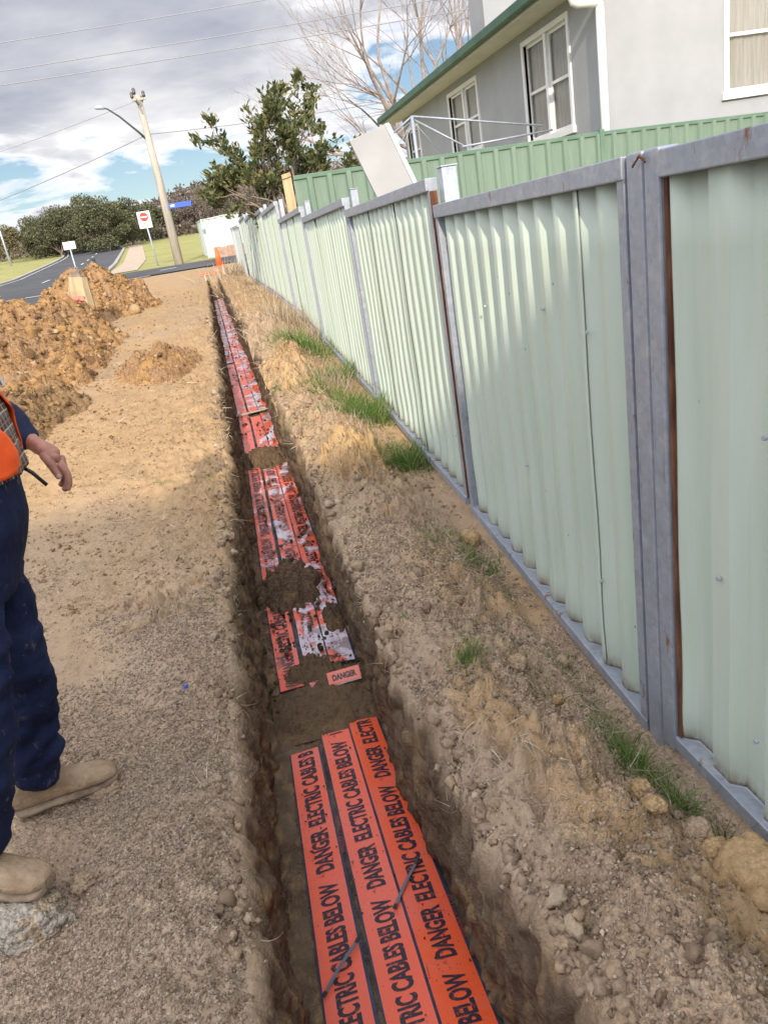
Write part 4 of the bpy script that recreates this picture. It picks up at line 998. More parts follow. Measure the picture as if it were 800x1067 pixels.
def grow(p, d, L, r, lvl, maxl, rng, spread=.6, up=.15, kids=(3, 4), out=None, tips=None, lf=.62, wob=.16):
    n = 5; pl = [(p, r)]; q = p; d = d/np.linalg.norm(d); nodes = []
    for i in range(n):
        d = d+rng.normal(size=3)*wob+np.array([0, 0, up*.25]); d /= np.linalg.norm(d); q = q+d*L/n; rr = r*(1-.55*(i+1)/n); pl.append((q, rr)); nodes.append((q, d, rr))
    out.append((lvl, pl))
    if lvl >= maxl: tips.append((q, d)); return
    k = rng.integers(kids[0], kids[1]+1)
    for j in range(k):
        i = n-1 if j == 0 else int(rng.integers(1, n)); q, dd, rr = nodes[i]
        a = rng.normal(size=3); a -= dd*np.dot(a, dd); a /= np.linalg.norm(a)+1e-9; nd = dd+a*spread*(.35 if j == 0 else rng.uniform(.7, 1.25)); nd[2] += up
        grow(q, nd, L*lf*rng.uniform(.8, 1.15), rr*(.92 if j == 0 else .68), lvl+1, maxl, rng, spread, up, kids, out, tips, lf, wob)
def leafcloud(pts, dirs, L, W, m, name, parent, rng, per=1):
    """4-vert bent leaves"""
    n = len(pts); P = np.array(pts); D = np.array(dirs); D /= np.linalg.norm(D, axis=1)[:, None]+1e-9
    A = rng.normal(size=(n, 3)); S = np.cross(D, A); S /= np.linalg.norm(S, axis=1)[:, None]+1e-9
    L = L*rng.uniform(.7, 1.2, (n, 1)); W = W*rng.uniform(.7, 1.2, (n, 1))
    V = np.stack([P, P+D*L*.5-S*W/2, P+D*L, P+D*L*.5+S*W/2], 1).reshape(-1, 3)
    F = (np.arange(n)*4)[:, None]+np.arange(4)[None]
    return npmesh(name, V, F, m, parent, attrs={'rnd': np.repeat(rng.random(n), 4)})
# evergreen with big glossy leaves
rng = np.random.default_rng(11)
tr = empty('magnolia_tree', (1.55, 14.0, 1.0), 'evergreen tree with dark glossy leaves leaning over the end of the fence', 'tree')
segs = []; tips = []
for k, (dx, dy, dz, L) in enumerate([(-.5, 0, 1.1, 1.2), (-.08, .2, 1.3, 1.5), (.4, -.1, 1.0, 1.25), (-.25, -.3, 1.1, 1.3), (-.75, .1, .9, .92), (.75, .2, .7, 1.1), (.15, -.4, 1, 1.2), (-.1, .3, .8, 1.1), (-.55, .2, .8, .9), (.55, -.2, .7, .95)]):
    grow(np.array([0, 0, .55]), np.array([dx, dy, dz]), L, .042, 1, 4, rng, .75, .10, (3, 4), segs, tips, .56)
tr_segs = [pl for l, pl in segs]; tr_segs.append([(np.array([0, 0, -.1]), .10), (np.array([.02, 0, .6]), .075)])
tube_segments(tr_segs, M['bark_mag'], 'trunk', tr)
lp = []; ld = []
for (q, d) in tips:
    for _ in range(rng.integers(14, 22)):
        a = rng.normal(size=3); a[2] = abs(a[2])*.7; lp.append(q+rng.normal(size=3)*.035-d*rng.uniform(0, .13)); ld.append(a+d*.8)
leafcloud(lp, ld, .115, .052, M['leaf_mag'], 'crown', tr, rng)
# bare deciduous trees
def bare(loc, H, seed, label, limbs, maxl=5, r0=.2):
    rng = np.random.default_rng(seed); t = empty('bare_tree', loc, label, 'tree', 'bare winter trees beyond the house'); segs = []; tips = []
    for (dx, dy, dz, L) in limbs: grow(np.array([0, 0, H*.14]), np.array([dx, dy, dz]), L*H, r0*.62, 1, maxl, rng, .55, .10, (3, 4), segs, tips, .66, .10)
    tube_segments([[(np.array([0, 0, -.2]), r0), (np.array([0, 0, H*.15]), r0*.8)]]+[pl for l, pl in segs if l <= 2], M['bark_pale'], 'trunk', t, 6)
    tube_segments([pl for l, pl in segs if l > 2], M['bark_pale'], 'branches', t, 3)
LM = [(-.75, 0, .9, .34), (-.3, .1, 1.1, .38), (.1, -.2, 1.2, .4), (.5, .1, 1, .34), (-1.0, -.1, .55, .30), (.9, 0, .7, .3)]
bare((9.2, 31, 1.2), 13.0, 3, 'large bare tree spreading above the far end of the house roof', LM)
bare((12.6, 35, 1.2), 14.5, 5, 'bare tree beside the chimney, partly behind the house roof', LM)
# far trees
def leafy(name, loc, H, Wd_, seed, label, m, n=2600, trunk=.3, group='trees along the far side of the road', lsz=.42, flat=.75, bark='bark'):
    rng = np.random.default_rng(seed); t = empty(name, loc, label, 'tree', group); segs = []; tips = []
    for k in range(6):
        a = k*1.05+rng.uniform(0, .6); grow(np.array([0, 0, H*trunk*.5]), np.array([math.cos(a)*.7, math.sin(a)*.7, 1.0]), H*.42, H*.018, 1, 3, rng, .7, .1, (2, 4), segs, tips, .6)
    tube_segments([[(np.array([0, 0, -.3]), H*.035), (np.array([0, 0, H*trunk*.55]), H*.024)]]+[pl for l, pl in segs], M[bark], 'trunk', t, 4)
    # clumps through the crown
    nc = 34; cl = []
    for _ in range(nc):
        a = rng.uniform(0, 2*math.pi); rr = math.sqrt(rng.random())*Wd_/2*.86; z = H*(trunk+(1-trunk)*rng.random()**.8*(.98-.42*(rr/(Wd_/2))**2)); cl.append((math.cos(a)*rr, math.sin(a)*rr, z, rng.uniform(.10, .19)*Wd_))
    cl = np.array(cl); ci = rng.integers(0, nc, n); g = rng.normal(size=(n, 3)); g /= np.linalg.norm(g, axis=1)[:, None]; g *= (rng.random((n, 1))**.4)
    P = cl[ci, :3]+g*cl[ci, 3][:, None]*np.array([1, 1, flat])
    leafcloud(P, g+rng.normal(size=(n, 3))*.8, lsz, lsz*.6, M[m], 'crown', t, rng)
FT = [(-17.0, 106, 5.9, 8.0, 'leaf_gum', 'dark wide evergreen at the left end of the tree row'), (-13.6, 110, 6.5, 7.6, 'leaf_gum', 'dark evergreen second from the left in the tree row'), (-10.6, 100, 5.9, 6.6, 'leaf_gum', 'dark rounded evergreen in the middle of the tree row above the road'),
      (-8.4, 108, 6.0, 7.0, 'leaf_gum', 'dark evergreen just left of the no entry sign'), (-19.8, 114, 4.4, 6, 'leaf_gum', 'lower evergreen sloping down at the left of the row'), (-5.6, 118, 4.4, 5, 'leaf_gum', 'dark evergreen behind the no entry sign'),
      (-26.5, 118, 4.2, 5.5, 'leaf_pale', 'pale yellowish tree at the left edge of the picture'), (-22.6, 104, 4.2, 3.4, 'leaf_pale', 'thin pale tree left of the white sign'), (-30.5, 112, 4.0, 6.0, 'leaf_pale', 'pale broad tree farthest left')]
for k, (x, y, H, Wd_, m, lb) in enumerate(FT):
    leafy('gum_tree' if m == 'leaf_gum' else 'pale_tree', (x, y, gz(x, y)), H, Wd_, 40+k, lb, m, 11000 if m == 'leaf_gum' else 3500, .10 if m == 'leaf_gum' else .3, lsz=.27)
BT = [(-3.0, 122, 4.2, 6, 'brown leafless tree just left of the power pole'), (.2, 125, 4.6, 7, 'brown leafless tree just right of the power pole'), (3.6, 120, 4.9, 7, 'brown leafless tree beside the street name sign'), (7.2, 118, 5.0, 8, 'brown leafless tree above the pale corner fence')]
for k, (x, y, H, Wd_, lb) in enumerate(BT):
    leafy('leafless_tree', (x, y, gz(x, y)), H, Wd_, 60+k, lb, 'leaf_brown', 6000, .12, 'leafless brown trees on the rise', .26)
# wooded rise behind, and scrub under the row
def hill():
    xs = np.linspace(-160, 160, 90); ys = np.linspace(150, 330, 24); X, Y = np.meshgrid(xs, ys)
    top = np.interp(X, [-160, -45, -25, -5, 12, 40, 160], [14, 11, 12, 18, 21, 19, 15])
    Z = 6+(top-6)*sstep(150, 240, Y)+1.2*fbm(X*.05, Y*.05, 2, 3)*sstep(160, 200, Y)
    n = len(xs); V = np.stack([X, Y, Z], -1).reshape(-1, 3); i = np.arange(len(ys)-1)[:, None]*n+np.arange(n-1)[None]; F = np.stack([i, i+1, i+n+1, i+n], -1).reshape(-1, 4)
    tag(npmesh('hill', V, F, M['hill'], smooth=True), kind='structure')
    rng = np.random.default_rng(5); N = 42000
    x = rng.uniform(-70, 60, N); y = rng.uniform(158, 250, N); tp = np.interp(x, [-160, -45, -25, -5, 12, 40, 160], [14, 11, 12, 18, 21, 19, 15]); cell = np.floor(x/4)*7.3+np.floor(y/6)*3.1
    z = 6+(tp-6)*sstep(150, 240, y)+rng.random(N)**1.3*(2.2+1.8*np.abs(perlin(x*.22, y*.2, 3))*2.2)
    o = leafcloud(np.stack([x, y, z], -1), rng.normal(size=(N, 3))+np.array([0, 0, .5]), 1.3, .6, M['leaf_brown'], 'woodland', None, rng)
    tag(o, 'distant brown winter wood covering the rise behind the road', 'wood', kind='stuff')
    N = 6000; x = rng.uniform(-34, 12, N); y = rng.uniform(112, 128, N); z = bank(x, y)+rng.random(N)*(1.4+1.5*np.abs(perlin(x*.5, y*.3, 3)))
    o = leafcloud(np.stack([x, y, z], -1), rng.normal(size=(N, 3))+np.array([0, 0, .6]), .6, .25, M['leaf_brown'], 'scrub', None, rng)
    tag(o, 'brown scrub under the dark tree row', 'scrub', kind='stuff')
hill()

# ------------------------------------------------------------------ power pole, signs, small things
pb = Vector((-1.30, 42, float(Gy(42))-.3)); pz = lambda z: (0, 0, z)
pole = empty('power_pole', pb, 'tall grey timber power pole with a street light arm', 'power pole')
hp = 9.45-pb.z
MB().tube([(0, 0, 0), (-.03, 0, hp*.5), (-.10, 0, hp)], [.235, .185, .135], 14).build('shaft', M['pole'], pole, True)
ca = MB().bar((-.10-.12, -1.1, hp-.35), (-.10+.02, 1.1, hp-.35), .1, .12).build('crossarm', M['pole'], pole, bevel=.01)
MB().bar((-.42, -.1, hp-.18), (.25, -.1, hp-.18), .08, .10).build('crossarm', M['pole'], pole, bevel=.01)
for q in ((-.36, -.1), (.18, -.1), (-.2, -.95), (0, .95)):
    MB().tube([(q[0], q[1], hp-.14), (q[0], q[1], hp-.04), (q[0], q[1], hp), (q[0], q[1], hp+.08), (q[0], q[1], hp+.14)], [.05, .09, .06, .085, .04], 10).build('insulator', M['ceramic'], pole, True)
arm = MB().tube([(-.08, 0, 6.05), (-.45, -.05, 6.5), (-1.15, -.1, 7.25), (-1.6, -.12, 7.62), (-1.8, -.12, 7.70)], [.06, .05, .04, .035, .03], 8).build('lamp_arm', M['dark_metal'], pole, True)
MB().tube([(-1.72, -.12, 7.66), (-1.85, -.12, 7.72), (-2.05, -.12, 7.74), (-2.18, -.12, 7.72)], [.05, .10, .10, .04], 10).build('street_lamp_head', M['galv_pale'], arm, True)
sg = MB().box((.14, -.3, 2.92), (1.25, -.27, 3.16)).build('street_name_sign', M['sign_blue'], pole, bevel=.008)
MB().box((.22, -.304, 2.99), (.42, -.3015, 3.09)).build('white_mark', M['white'], sg)
MB().box((-.45, -.02, 3.0), (-.40, .02, 3.35)).build('bracket', M['dark_metal'], pole)
# wires: three high conductors and two lower cables
def wire(label, p, q, sag, r):
    p, q = Vector(p), Vector(q); n = 24; o = p.copy(); pts = [(p.lerp(q, k/n)-o)+Vector((0, 0, -4*sag*(k/n)*(1-k/n))) for k in range(n+1)]
    w = MB().tube([tuple(a) for a in pts], r, 5).build('power_line', M['wire'], None, True); w.location = o; tag(w, label, 'power line', 'overhead lines')
def wdir(a, ya, b, yb_):   # two world points from photo measurements at y=25
    return a, b
def wline(label, x0, z0, x1, z1, r=.012, Y=25, ext=2.2):
    dx = (x1-x0); dz = (z1-z0); wire(label, (x0-dx*ext, Y, z0-dz*ext), (x1+dx*ext, Y, z1+dz*ext), .25, r)
wline('highest pale wire across the top left corner', -4.01, 8.12, 1.98, 8.36, .012)
wline('middle pale wire of the upper three', -4.22, 7.46, 2.65, 7.70, .013)
wline('lowest pale wire of the upper three', -4.32, 7.13, 2.58, 7.34, .013)
wire('dark cable rising from the left edge to the power pole', (-26, 58, 5.2), (-1.36, 42, 7.75), .5, .022)
wire('dark cable running right from the power pole behind the evergreen', (-1.36, 42, 7.75), (26, 40, 8.6), .5, .022)
wire('thin cable from the top of the power pole to the left', (-1.4, 42, 9.25), (-30, 60, 8.6), .6, .012)
# no entry sign
g = gz(-2.1, 36+0)
s = empty('no_entry_sign', (-2.50, 44.5, float(Gy(44.5))), 'white sign board with a red no entry disc on a grey post', 'road sign')
MB().tube([(0, 0, 0), (-.10, 0, 2.7)], .04, 8).build('post', M['galv_pale'], s, True)
bd = MB().box((-.44, -.06, 1.95), (.22, -.04, 2.78)).build('board', M['white'], s, bevel=.006)
MB().tube([(-.11, -.062, 2.50), (-.11, -.068, 2.50)], .22, 28).build('red_disc', M['sign_red'], bd)
MB().box((-.27, -.076, 2.47), (.05, -.070, 2.53)).build('white_bar', M['white'], bd)
for k, tx in enumerate(('NO', 'ENTRY')):
    V, F = text_mesh(tx, .13, .003); me = bpy.data.meshes.new('lettering'); cx = V[:, 0].max()/2
    me.from_pydata([(a-cx-.11, -.064, b+2.14-.13*k) for a, b, c in V], [], F); me.materials.append(M['black']); link(bpy.data.objects.new('lettering', me), bd)
s = empty('roadside_sign', (-4.55, 30.5, float(Gy(30.5))), 'small blank white sign across the road in front of the dark trees', 'road sign')
MB().tube([(0, 0, 0), (-.02, 0, 1.6)], .025, 8).build('post', M['galv_pale'], s, True)
MB().box((-.22, -.04, 1.42), (.20, -.02, 1.68)).build('board', M['white'], s, bevel=.006)
o = MB().tube([(0, 0, 0), (-.09, 0, 1.0)], .06, 8).build('marker_post', M['dark_metal'], None, True); o.location = (-3.55, 28.5, float(Gy(28.5))); tag(o, 'short dark leaning post behind the big clay heap', 'post')
for k, (px_, yy, h, lb) in enumerate([(-21.0, 96, 5.2, 'thin pale light pole behind the far roadside grass'), (-28.5, 100, 6, 'thin pale pole at the far left edge')]):
    s = empty('light_pole', (px_, yy, gz(px_, yy)), lb, 'light pole', 'far light poles'); MB().tube([(0, 0, 0), (-.1, 0, h)], [.12, .08], 8).build('shaft', M['galv_pale'], s, True)
    MB().bar((-.1, 0, h), (-1.2, 0, h+.15), .1, .08).build('lamp_arm', M['galv_pale'], s)
s = empty('traffic_cone', (.50, 31.2, float(Gy(31.2))), 'orange traffic cone at the far end of the trench', 'traffic cone')
MB().box((-.19, -.19, 0), (.19, .19, .04)).build('base', M['cone'], s, bevel=.01)
MB().tube([(0, 0, .04), (0, 0, .70)], [.14, .03], 16).build('cone_body', M['cone'], s, True)
MB().tube([(0, 0, .34), (0, 0, .50)], [.087, .062], 16, False).build('reflective_band', M['refl'], s, True)
s = empty('barrier_mesh', (.0, 25.2, float(Gy(25.2))), 'crumpled orange barrier mesh on the ground at the trench end', 'barrier mesh')
V = []; n = 14
for i in range(n):
    for j in range(5): V.append((-.25+i*.06, j*.07+.04*math.sin(i), .03+.05*abs(float(perlin(i*.6, j*.8, 2)))+.012*j))
npmesh('mesh_sheet', V, [(i*5+j, (i+1)*5+j, (i+1)*5+j+1, i*5+j+1) for i in range(n-1) for j in range(4)], M['cone'], s)
s = empty('tree_stump', (-2.62, 17.6, 1.50), 'tan split timber stump standing up in the clay heap', 'stump'); s.location = (-1.98, 13.0, 1.22)
MB().tube([(0, 0, -.3), (0, 0, .2), (.03, 0, .40)], [.18, .17, .14], 9).build('stump_body', M['timber'], s)
MB().tube([(.04, 0, .38), (.02, 0, .46), (.08, .02, .49)], [.11, .09, .03], 7).build('splintered_top', M['bark'], s)
clod('plastic_bag', (-2.02, 12.4, 1.30), .11, mat('faded_pink_plastic', (.62, .22, .16), .5), 'faded pink plastic scrap on the clay heap', 'plastic scrap', seed=77, amp=.25, flat=(1.4, 1, .5))
o = MB().tube([(0, 0, 0), (.02, .02, .006)], .004, 6).build('bottle_cap', mat('blue_plastic', (.02, .1, .6), .4)); o.location = (-.415, 2.50, gz(-.415, 2.5)+.006); tag(o, 'tiny blue plastic scrap on the left bank', 'scrap')
# pale clay and pipes lying crosswise at the gap between strips
o = MB().bar((-.11, 7.62, 0), (.26, 7.66, .01), .04, .012).build('spacer_strip', M['path'], bevel=.003); o.location = (0, 0, float(Gy(7.64))-.478); tag(o, 'pale strip lying crosswise in the trench between cover sets', 'spacer')

# unseen block added behind the camera so its shadow covers the near ground
nb = empty('shade_block', (-4, -20, 0), 'unseen block added behind the camera to shade the near ground', 'house')
MB().box((-13, -6, 0), (13, 4, 9.7)).build('wall', M['wall'], nb)
ro = MB(); ro.add([(-13.4, -6.4, 9.75), (13.4, -6.4, 9.75), (13.4, 4.4, 9.75), (-13.4, 4.4, 9.75), (-8, -1, 11.2), (8, -1, 11.2)], [(0, 1, 5, 4), (2, 3, 4, 5), (1, 2, 5), (3, 0, 4), (3, 2, 1, 0)]); ro.build('roof', M['roof'], nb)

# ------------------------------------------------------------------ worker
def skin_mesh(name, nodes, edges, m, parent, root=0, sub=2, org=(0, 0, 0), disp=None):
    """nodes: (x,y,z,rx[,ry]); grows a smooth surface with the Skin modifier"""
    me = bpy.data.meshes.new('tmp'); me.from_pydata([tuple(np.array(n[:3])-np.array(org)) for n in nodes], edges, []); me.update()
    o = bpy.data.objects.new('tmp', me); COL.objects.link(o)
    md = o.modifiers.new('skin', 'SKIN'); md.use_smooth_shade = True; md.branch_smoothing = .4
    sv = me.skin_vertices[0].data
    for i, n in enumerate(nodes): sv[i].radius = (n[3], n[4] if len(n) > 4 else n[3]); sv[i].use_root = (i == root)
    ss = o.modifiers.new('sub', 'SUBSURF'); ss.levels = sub; ss.render_levels = sub
    dg = bpy.context.evaluated_depsgraph_get(); dg.update(); m2 = bpy.data.meshes.new_from_object(o.evaluated_get(dg)); COL.objects.unlink(o); bpy.data.objects.remove(o)
    if disp:
        n = len(m2.vertices); V = np.empty(n*3, np.float32); m2.vertices.foreach_get('co', V); V = V.reshape(-1, 3); Nn = np.empty(n*3, np.float32); m2.vertices.foreach_get('normal', Nn); Nn = Nn.reshape(-1, 3)
        V = V+Nn*disp(V+np.array(org))[:, None]; m2.vertices.foreach_set('co', V.astype(np.float32).ravel()); m2.update()
    m2.name = name; m2.materials.clear(); m2.materials.append(m); m2.polygons.foreach_set('use_smooth', [True]*len(m2.polygons))
    return link(bpy.data.objects.new(name, m2), parent)
W0 = np.array([-.82, 1.95, 0.0])
person = empty('person', W0, 'worker in navy work clothes and orange vest standing at the left edge beside the trench', 'person')
PX, PY = -.735, 1.96
hipc = (PX-.01, PY, .93)
# skeleton (world coordinates)
A = dict(hip=(PX-.02, PY, .93), waist=(PX-.02, PY, 1.08), chest=(PX-.03, PY, 1.30), neckb=(PX-.04, PY, 1.47), neck=(PX-.02, PY, 1.53), head=(PX, PY, 1.64),
    hl=(PX-.02, PY+.095, .90), kl=(PX-.01, PY+.115, .50), al=(-.83, 2.10, .13), hr=(PX-.02, PY-.095, .90), kr=(PX-.05, PY-.15, .52), ar=(-.89, 1.76, .19),
    sl=(PX-.04, PY+.19, 1.41), el=(-.675, 2.31, 1.21), wl=(-.562, 2.22, 1.105), sr=(PX-.04, PY-.19, 1.41), er=(-.86, 1.66, 1.16), wr=(-.80, 1.63, .93))
Wv = np.array(A['wl'])
B = [(*A['hip'], .12, .10), (*A['waist'], .12, .10), (*A['chest'], .14, .10), (*A['neckb'], .07), (*A['neck'], .055), (PX+.008, PY, 1.60, .088, .080), (PX+.0, PY, 1.67, .112, .098), (PX-.005, PY, 1.745, .090, .082),
     (*A['hl'], .085), (*A['kl'], .06), (*A['al'], .045), (*A['hr'], .085), (*A['kr'], .06), (*A['ar'], .045),
     (*A['sl'], .055), (*A['el'], .042), (-.60, 2.25, 1.14, .030), (*A['wl'], .026, .021), (*A['sr'], .055), (*A['er'], .042), (*A['wr'], .026)]
E = [(0,1),(1,2),(2,3),(3,4),(4,5),(5,6),(6,7),(0,8),(8,9),(9,10),(0,11),(11,12),(12,13),(2,14),(14,15),(15,16),(16,17),(2,18),(18,19),(19,20)]
# left palm and fingers: hand hangs from the wrist, thumb towards the camera, pinching
def add(n, lst): lst.append(n); return len(lst)-1
def hand(wi, W, fwd, dn, side, B, E, s=1.0):
    """fwd: wrist to knuckles, dn: curl direction, side: towards the thumb"""
    W, fwd, dn, side = map(lambda v: np.array(v, float), (W, fwd, dn, side)); fwd /= np.linalg.norm(fwd); dn /= np.linalg.norm(dn); side /= np.linalg.norm(side)
    p1 = W+fwd*.030*s; p2 = W+fwd*.066*s; b = None
    a = add((*p1, .031*s, .027*s), B); E.append((wi, a))
    for q in (.030, .008, -.016): b = add((*(p2+side*q*s), .0185*s), B); E.append((a, b))
    return p2, b, fwd, dn, side
p2, bi, fw_, dn_, sd_ = hand(17, A['wl'], (.72, -.10, -.62), (-.25, 0, -1), (-.15, -1, -.15), B, E)
p3, bj, fw3, dn3, sd3 = hand(20, A['wr'], (.3, 0, -1), (.1, .3, -1), (1, .1, 0), B, E)
body = skin_mesh('body', B, E, M['skin'], person, 0, 2, W0)
def finger(par, base, dirs, lens, rad, nail=False):
    P_ = np.array(base, float); nodes = [(*P_, rad*1.1)]
    for k, (d, l) in enumerate(zip(dirs, lens)):
        d = np.array(d, float); d /= np.linalg.norm(d)
        nodes.append((*(P_+d*l*.5), rad*(1-.08*k))); P_ = P_+d*l; nodes.append((*P_, rad*(1.04-.10*k)))
    o = skin_mesh('finger', nodes, [(i, i+1) for i in range(len(nodes)-1)], M['skin'], par, 0, 2, W0)
    if nail:
        c = P_-d*.006; nn = np.array([-.15, -1, .35]); nn /= np.linalg.norm(nn); V, F = ico(2); q = np.cross(nn, d); q /= np.linalg.norm(q)
        V = V[:, :1]*q*.0065+V[:, 1:2]*d*.0085+V[:, 2:3]*nn*.0025+c+nn*rad*.78-W0; npmesh('nail', V, F, M['nail'], o, smooth=True)
    return o
for k in range(4):   # four fingers, relaxed and curled down towards the thumb tip
    base = p2+sd_*(.032-.0165*k)+fw_*(.006-.002*k)
    L = [.040, .044, .041, .033][k]; c = .16*k
    finger(body, base, [(.42-c, -.10, -.95), (-.10-c, -.12, -1), (-.55-c, -.14, -.75)], [L, L*.68, L*.52], .0112-.0004*k)
finger(body, p2-fw_*.044+sd_*.022, [(.45, -.45, -.75), (.32, -.10, -1), (.34, .05, -1)], [.034, .032, .024], .0142, True)
for k in range(4):
    base = p3+fw3*.012-sd3*(.006+.0165*(k-1)); L = [.042, .046, .043, .034][k]
    finger(body, base, [fw3, fw3*.8+np.array([.2, .3, 0]), fw3*.4+np.array([.2, .6, 0])], [L, L*.72, L*.55], .0095)
finger(body, p3-fw3*.034+sd3*.018, [fw3*.6+sd3*.6, fw3+sd3*.2, fw3], [.032, .032, .024], .0115)
# face and hair (outside the picture but part of the man)
for s_ in (-1, 1):
    V, F = ico(2); e = npmesh('eye', V*.010+np.array([PX+.071, PY+.030*s_, 1.665])-W0, F, M['eye'], body, smooth=True); npmesh('iris', V*np.array([.004, .006, .006])+np.array([PX+.080, PY+.030*s_, 1.665])-W0, F, M['iris'], e, smooth=True)
    V, F = ico(2); npmesh('ear', V*np.array([.018, .008, .03])+np.array([PX-.01, PY+.088*s_, 1.655])-W0, F, M['skin'], body, smooth=True)
V, F = ico(2); npmesh('nose', V*np.array([.020, .013, .024])+np.array([PX+.092, PY, 1.64])-W0, F, M['skin'], body, smooth=True)
npmesh('mouth', V*np.array([.008, .026, .006])+np.array([PX+.086, PY, 1.60])-W0, F, mat('lips', (.4, .15, .13), .5), body, smooth=True)
V, F = ico(3); V = V*np.array([.105, .096, .10]); V = V*(1+.03*perlin(V[:, 0]*40, V[:, 1]*40, V[:, 2]*20))[:, None]; V[:, 2] = np.maximum(V[:, 2], -.03+.5*np.maximum(V[:, 0]+.02, 0)); npmesh('hair', V+np.array([PX-.012, PY, 1.70])-W0, F, M['hair'], body, smooth=True)
# trousers
fold = lambda s, a: (lambda V: a*fbm(V[:, 0]*9+s, V[:, 1]*9, V[:, 2]*16, 3)+a*.6*np.sin(V[:, 2]*70+5*perlin(V[:, 0]*9, V[:, 1]*9, V[:, 2]*5))*np.clip(perlin(V[:, 0]*4, V[:, 1]*4, V[:, 2]*5+s)*2, 0, 1))
mid = lambda a, b, t: tuple(np.array(a)*(1-t)+np.array(b)*t)
TN = [(*A['hip'], .135, .115), (A['waist'][0], A['waist'][1], 1.07, .155, .135),
      (*A['hl'], .125, .118), (*mid(A['hl'], A['kl'], .5), .098, .095), (*A['kl'], .085), (*mid(A['kl'], A['al'], .5), .082), (*mid(A['kl'], A['al'], .82), .078), (*mid(A['kl'], A['al'], 1.0), .074),
      (*A['hr'], .125, .118), (*mid(A['hr'], A['kr'], .5), .098, .095), (*A['kr'], .086), (*mid(A['kr'], A['ar'], .5), .084), (*mid(A['kr'], A['ar'], .82), .080), (*mid(A['kr'], A['ar'], 1.02), .074)]
TE = [(0,1),(0,2),(2,3),(3,4),(4,5),(5,6),(6,7),(0,8),(8,9),(9,10),(10,11),(11,12),(12,13)]
skin_mesh('trousers', TN, TE, M['muddy'], person, 0, 3, W0, fold(1, .016))
# navy jacket sleeves and shoulders
JN = [(*A['chest'], .135, .11), (A['neckb'][0], A['neckb'][1], 1.44, .09), (*A['sl'], .078), (*mid(A['sl'], A['el'], .5), .060), (*A['el'], .054), (*mid(A['el'], A['wl'], .5), .055), (*mid(A['el'], A['wl'], .93), .043),
      (*A['sr'], .078), (*mid(A['sr'], A['er'], .5), .068), (*A['er'], .063), (*mid(A['er'], A['wr'], .5), .052), (*mid(A['er'], A['wr'], .88), .041), (*A['waist'], .12, .11)]
JE = [(0,1),(0,2),(2,3),(3,4),(4,5),(5,6),(0,7),(7,8),(8,9),(9,10),(10,11),(0,12)]
skin_mesh('jacket', JN, JE, M['navy'], person, 0, 3, W0, fold(5, .010))
def shell(name, m, zs, rx, ry, cx, th0, th1, thick, parent, nth=72, seed=0, amp=.006, exl=0):
    """open garment wrapped round the torso; angle 0 faces +X (his front)"""
    V = []; nz = 40; zz = np.linspace(zs[0], zs[-1], nz)
    for z in zz:
        th = np.linspace(th0(z) if callable(th0) else th0, th1(z) if callable(th1) else th1, nth)
        a, b, c = np.interp(z, zs, rx), np.interp(z, zs, ry), np.interp(z, zs, cx)
        w = 1+amp/.15*(fbm(np.cos(th)*2.2+seed, np.sin(th)*2.2, z*5, 3)+.5*np.sin(th*9+z*4)*.5)
        pw = .86
        V.append(np.stack([c+a*w*np.sign(np.cos(th))*np.abs(np.cos(th))**pw, PY+b*w*np.sign(np.sin(th))*np.abs(np.sin(th))**pw, np.full(nth, z)], -1))
    V = np.concatenate(V)-np.array([PX, PY, 1.2]); i = np.arange(nz-1)[:, None]*nth+np.arange(nth-1)[None]; F = np.stack([i, i+1, i+nth+1, i+nth], -1).reshape(-1, 4)
    o = npmesh(name, V, F, m, parent, True); o.location = np.array([PX, PY, 1.2])-W0
    md = o.modifiers.new('t', 'SOLIDIFY'); md.thickness = thick; md.offset = 1; return o
ZS = [1.095, 1.15, 1.25, 1.38, 1.46]; C_ = [PX+.008, PX+.010, PX+.004, PX-.02, PX-.045]
shell('plaid_shirt', M['plaid'], ZS, [.178, .180, .175, .155, .105], [.198, .196, .205, .200, .125], C_, -math.pi, math.pi, .004, person, 96, 1, .008)
VL = lambda z: R(float(np.interp(z, [1.0, 1.22, 1.30, 1.45], [46, 26, 5, 2])))
VR = lambda z: R(360+float(np.interp(z, [1.10, 1.16, 1.27, 1.40], [1, -6, -30, -56])))
vest = shell('safety_vest', M['hivis'], [1.105]+ZS[1:], [.186, .193, .187, .168, .12], [.214, .210, .219, .215, .14], C_, VL, VR, .003, person, 96, 2, .008)
for zb_ in (1.30,):
    sb = shell('reflective_band', M['refl'], [zb_, zb_+.05], [.197, .195], [.224, .224], [PX+.002, PX-.004], (lambda z: VL(z)+.01), (lambda z: VR(z)-.01), .0015, vest, 96, 2, .004); sb.location = (0, 0, 0)
# drawstring hanging at the hem
MB().tube([(0, 0, 0), (.03, .0, -.03), (.055, .0, -.07)], .005, 6).build('drawstring', M['black'], person, True).location = np.array((-.572, 2.02, 1.105))-W0
# waist of the trousers under the shirt hem
tw_ = shell('waistband', M['muddy'], [.80, .88, .98, 1.125], [.115, .150, .168, .162], [.165, .186, .196, .186], [PX-.03, PX-.032, PX-.015, PX+.002], -math.pi, math.pi, .003, [o for o in person.children if o.name.startswith('trousers')][0], 96, 3, .006)

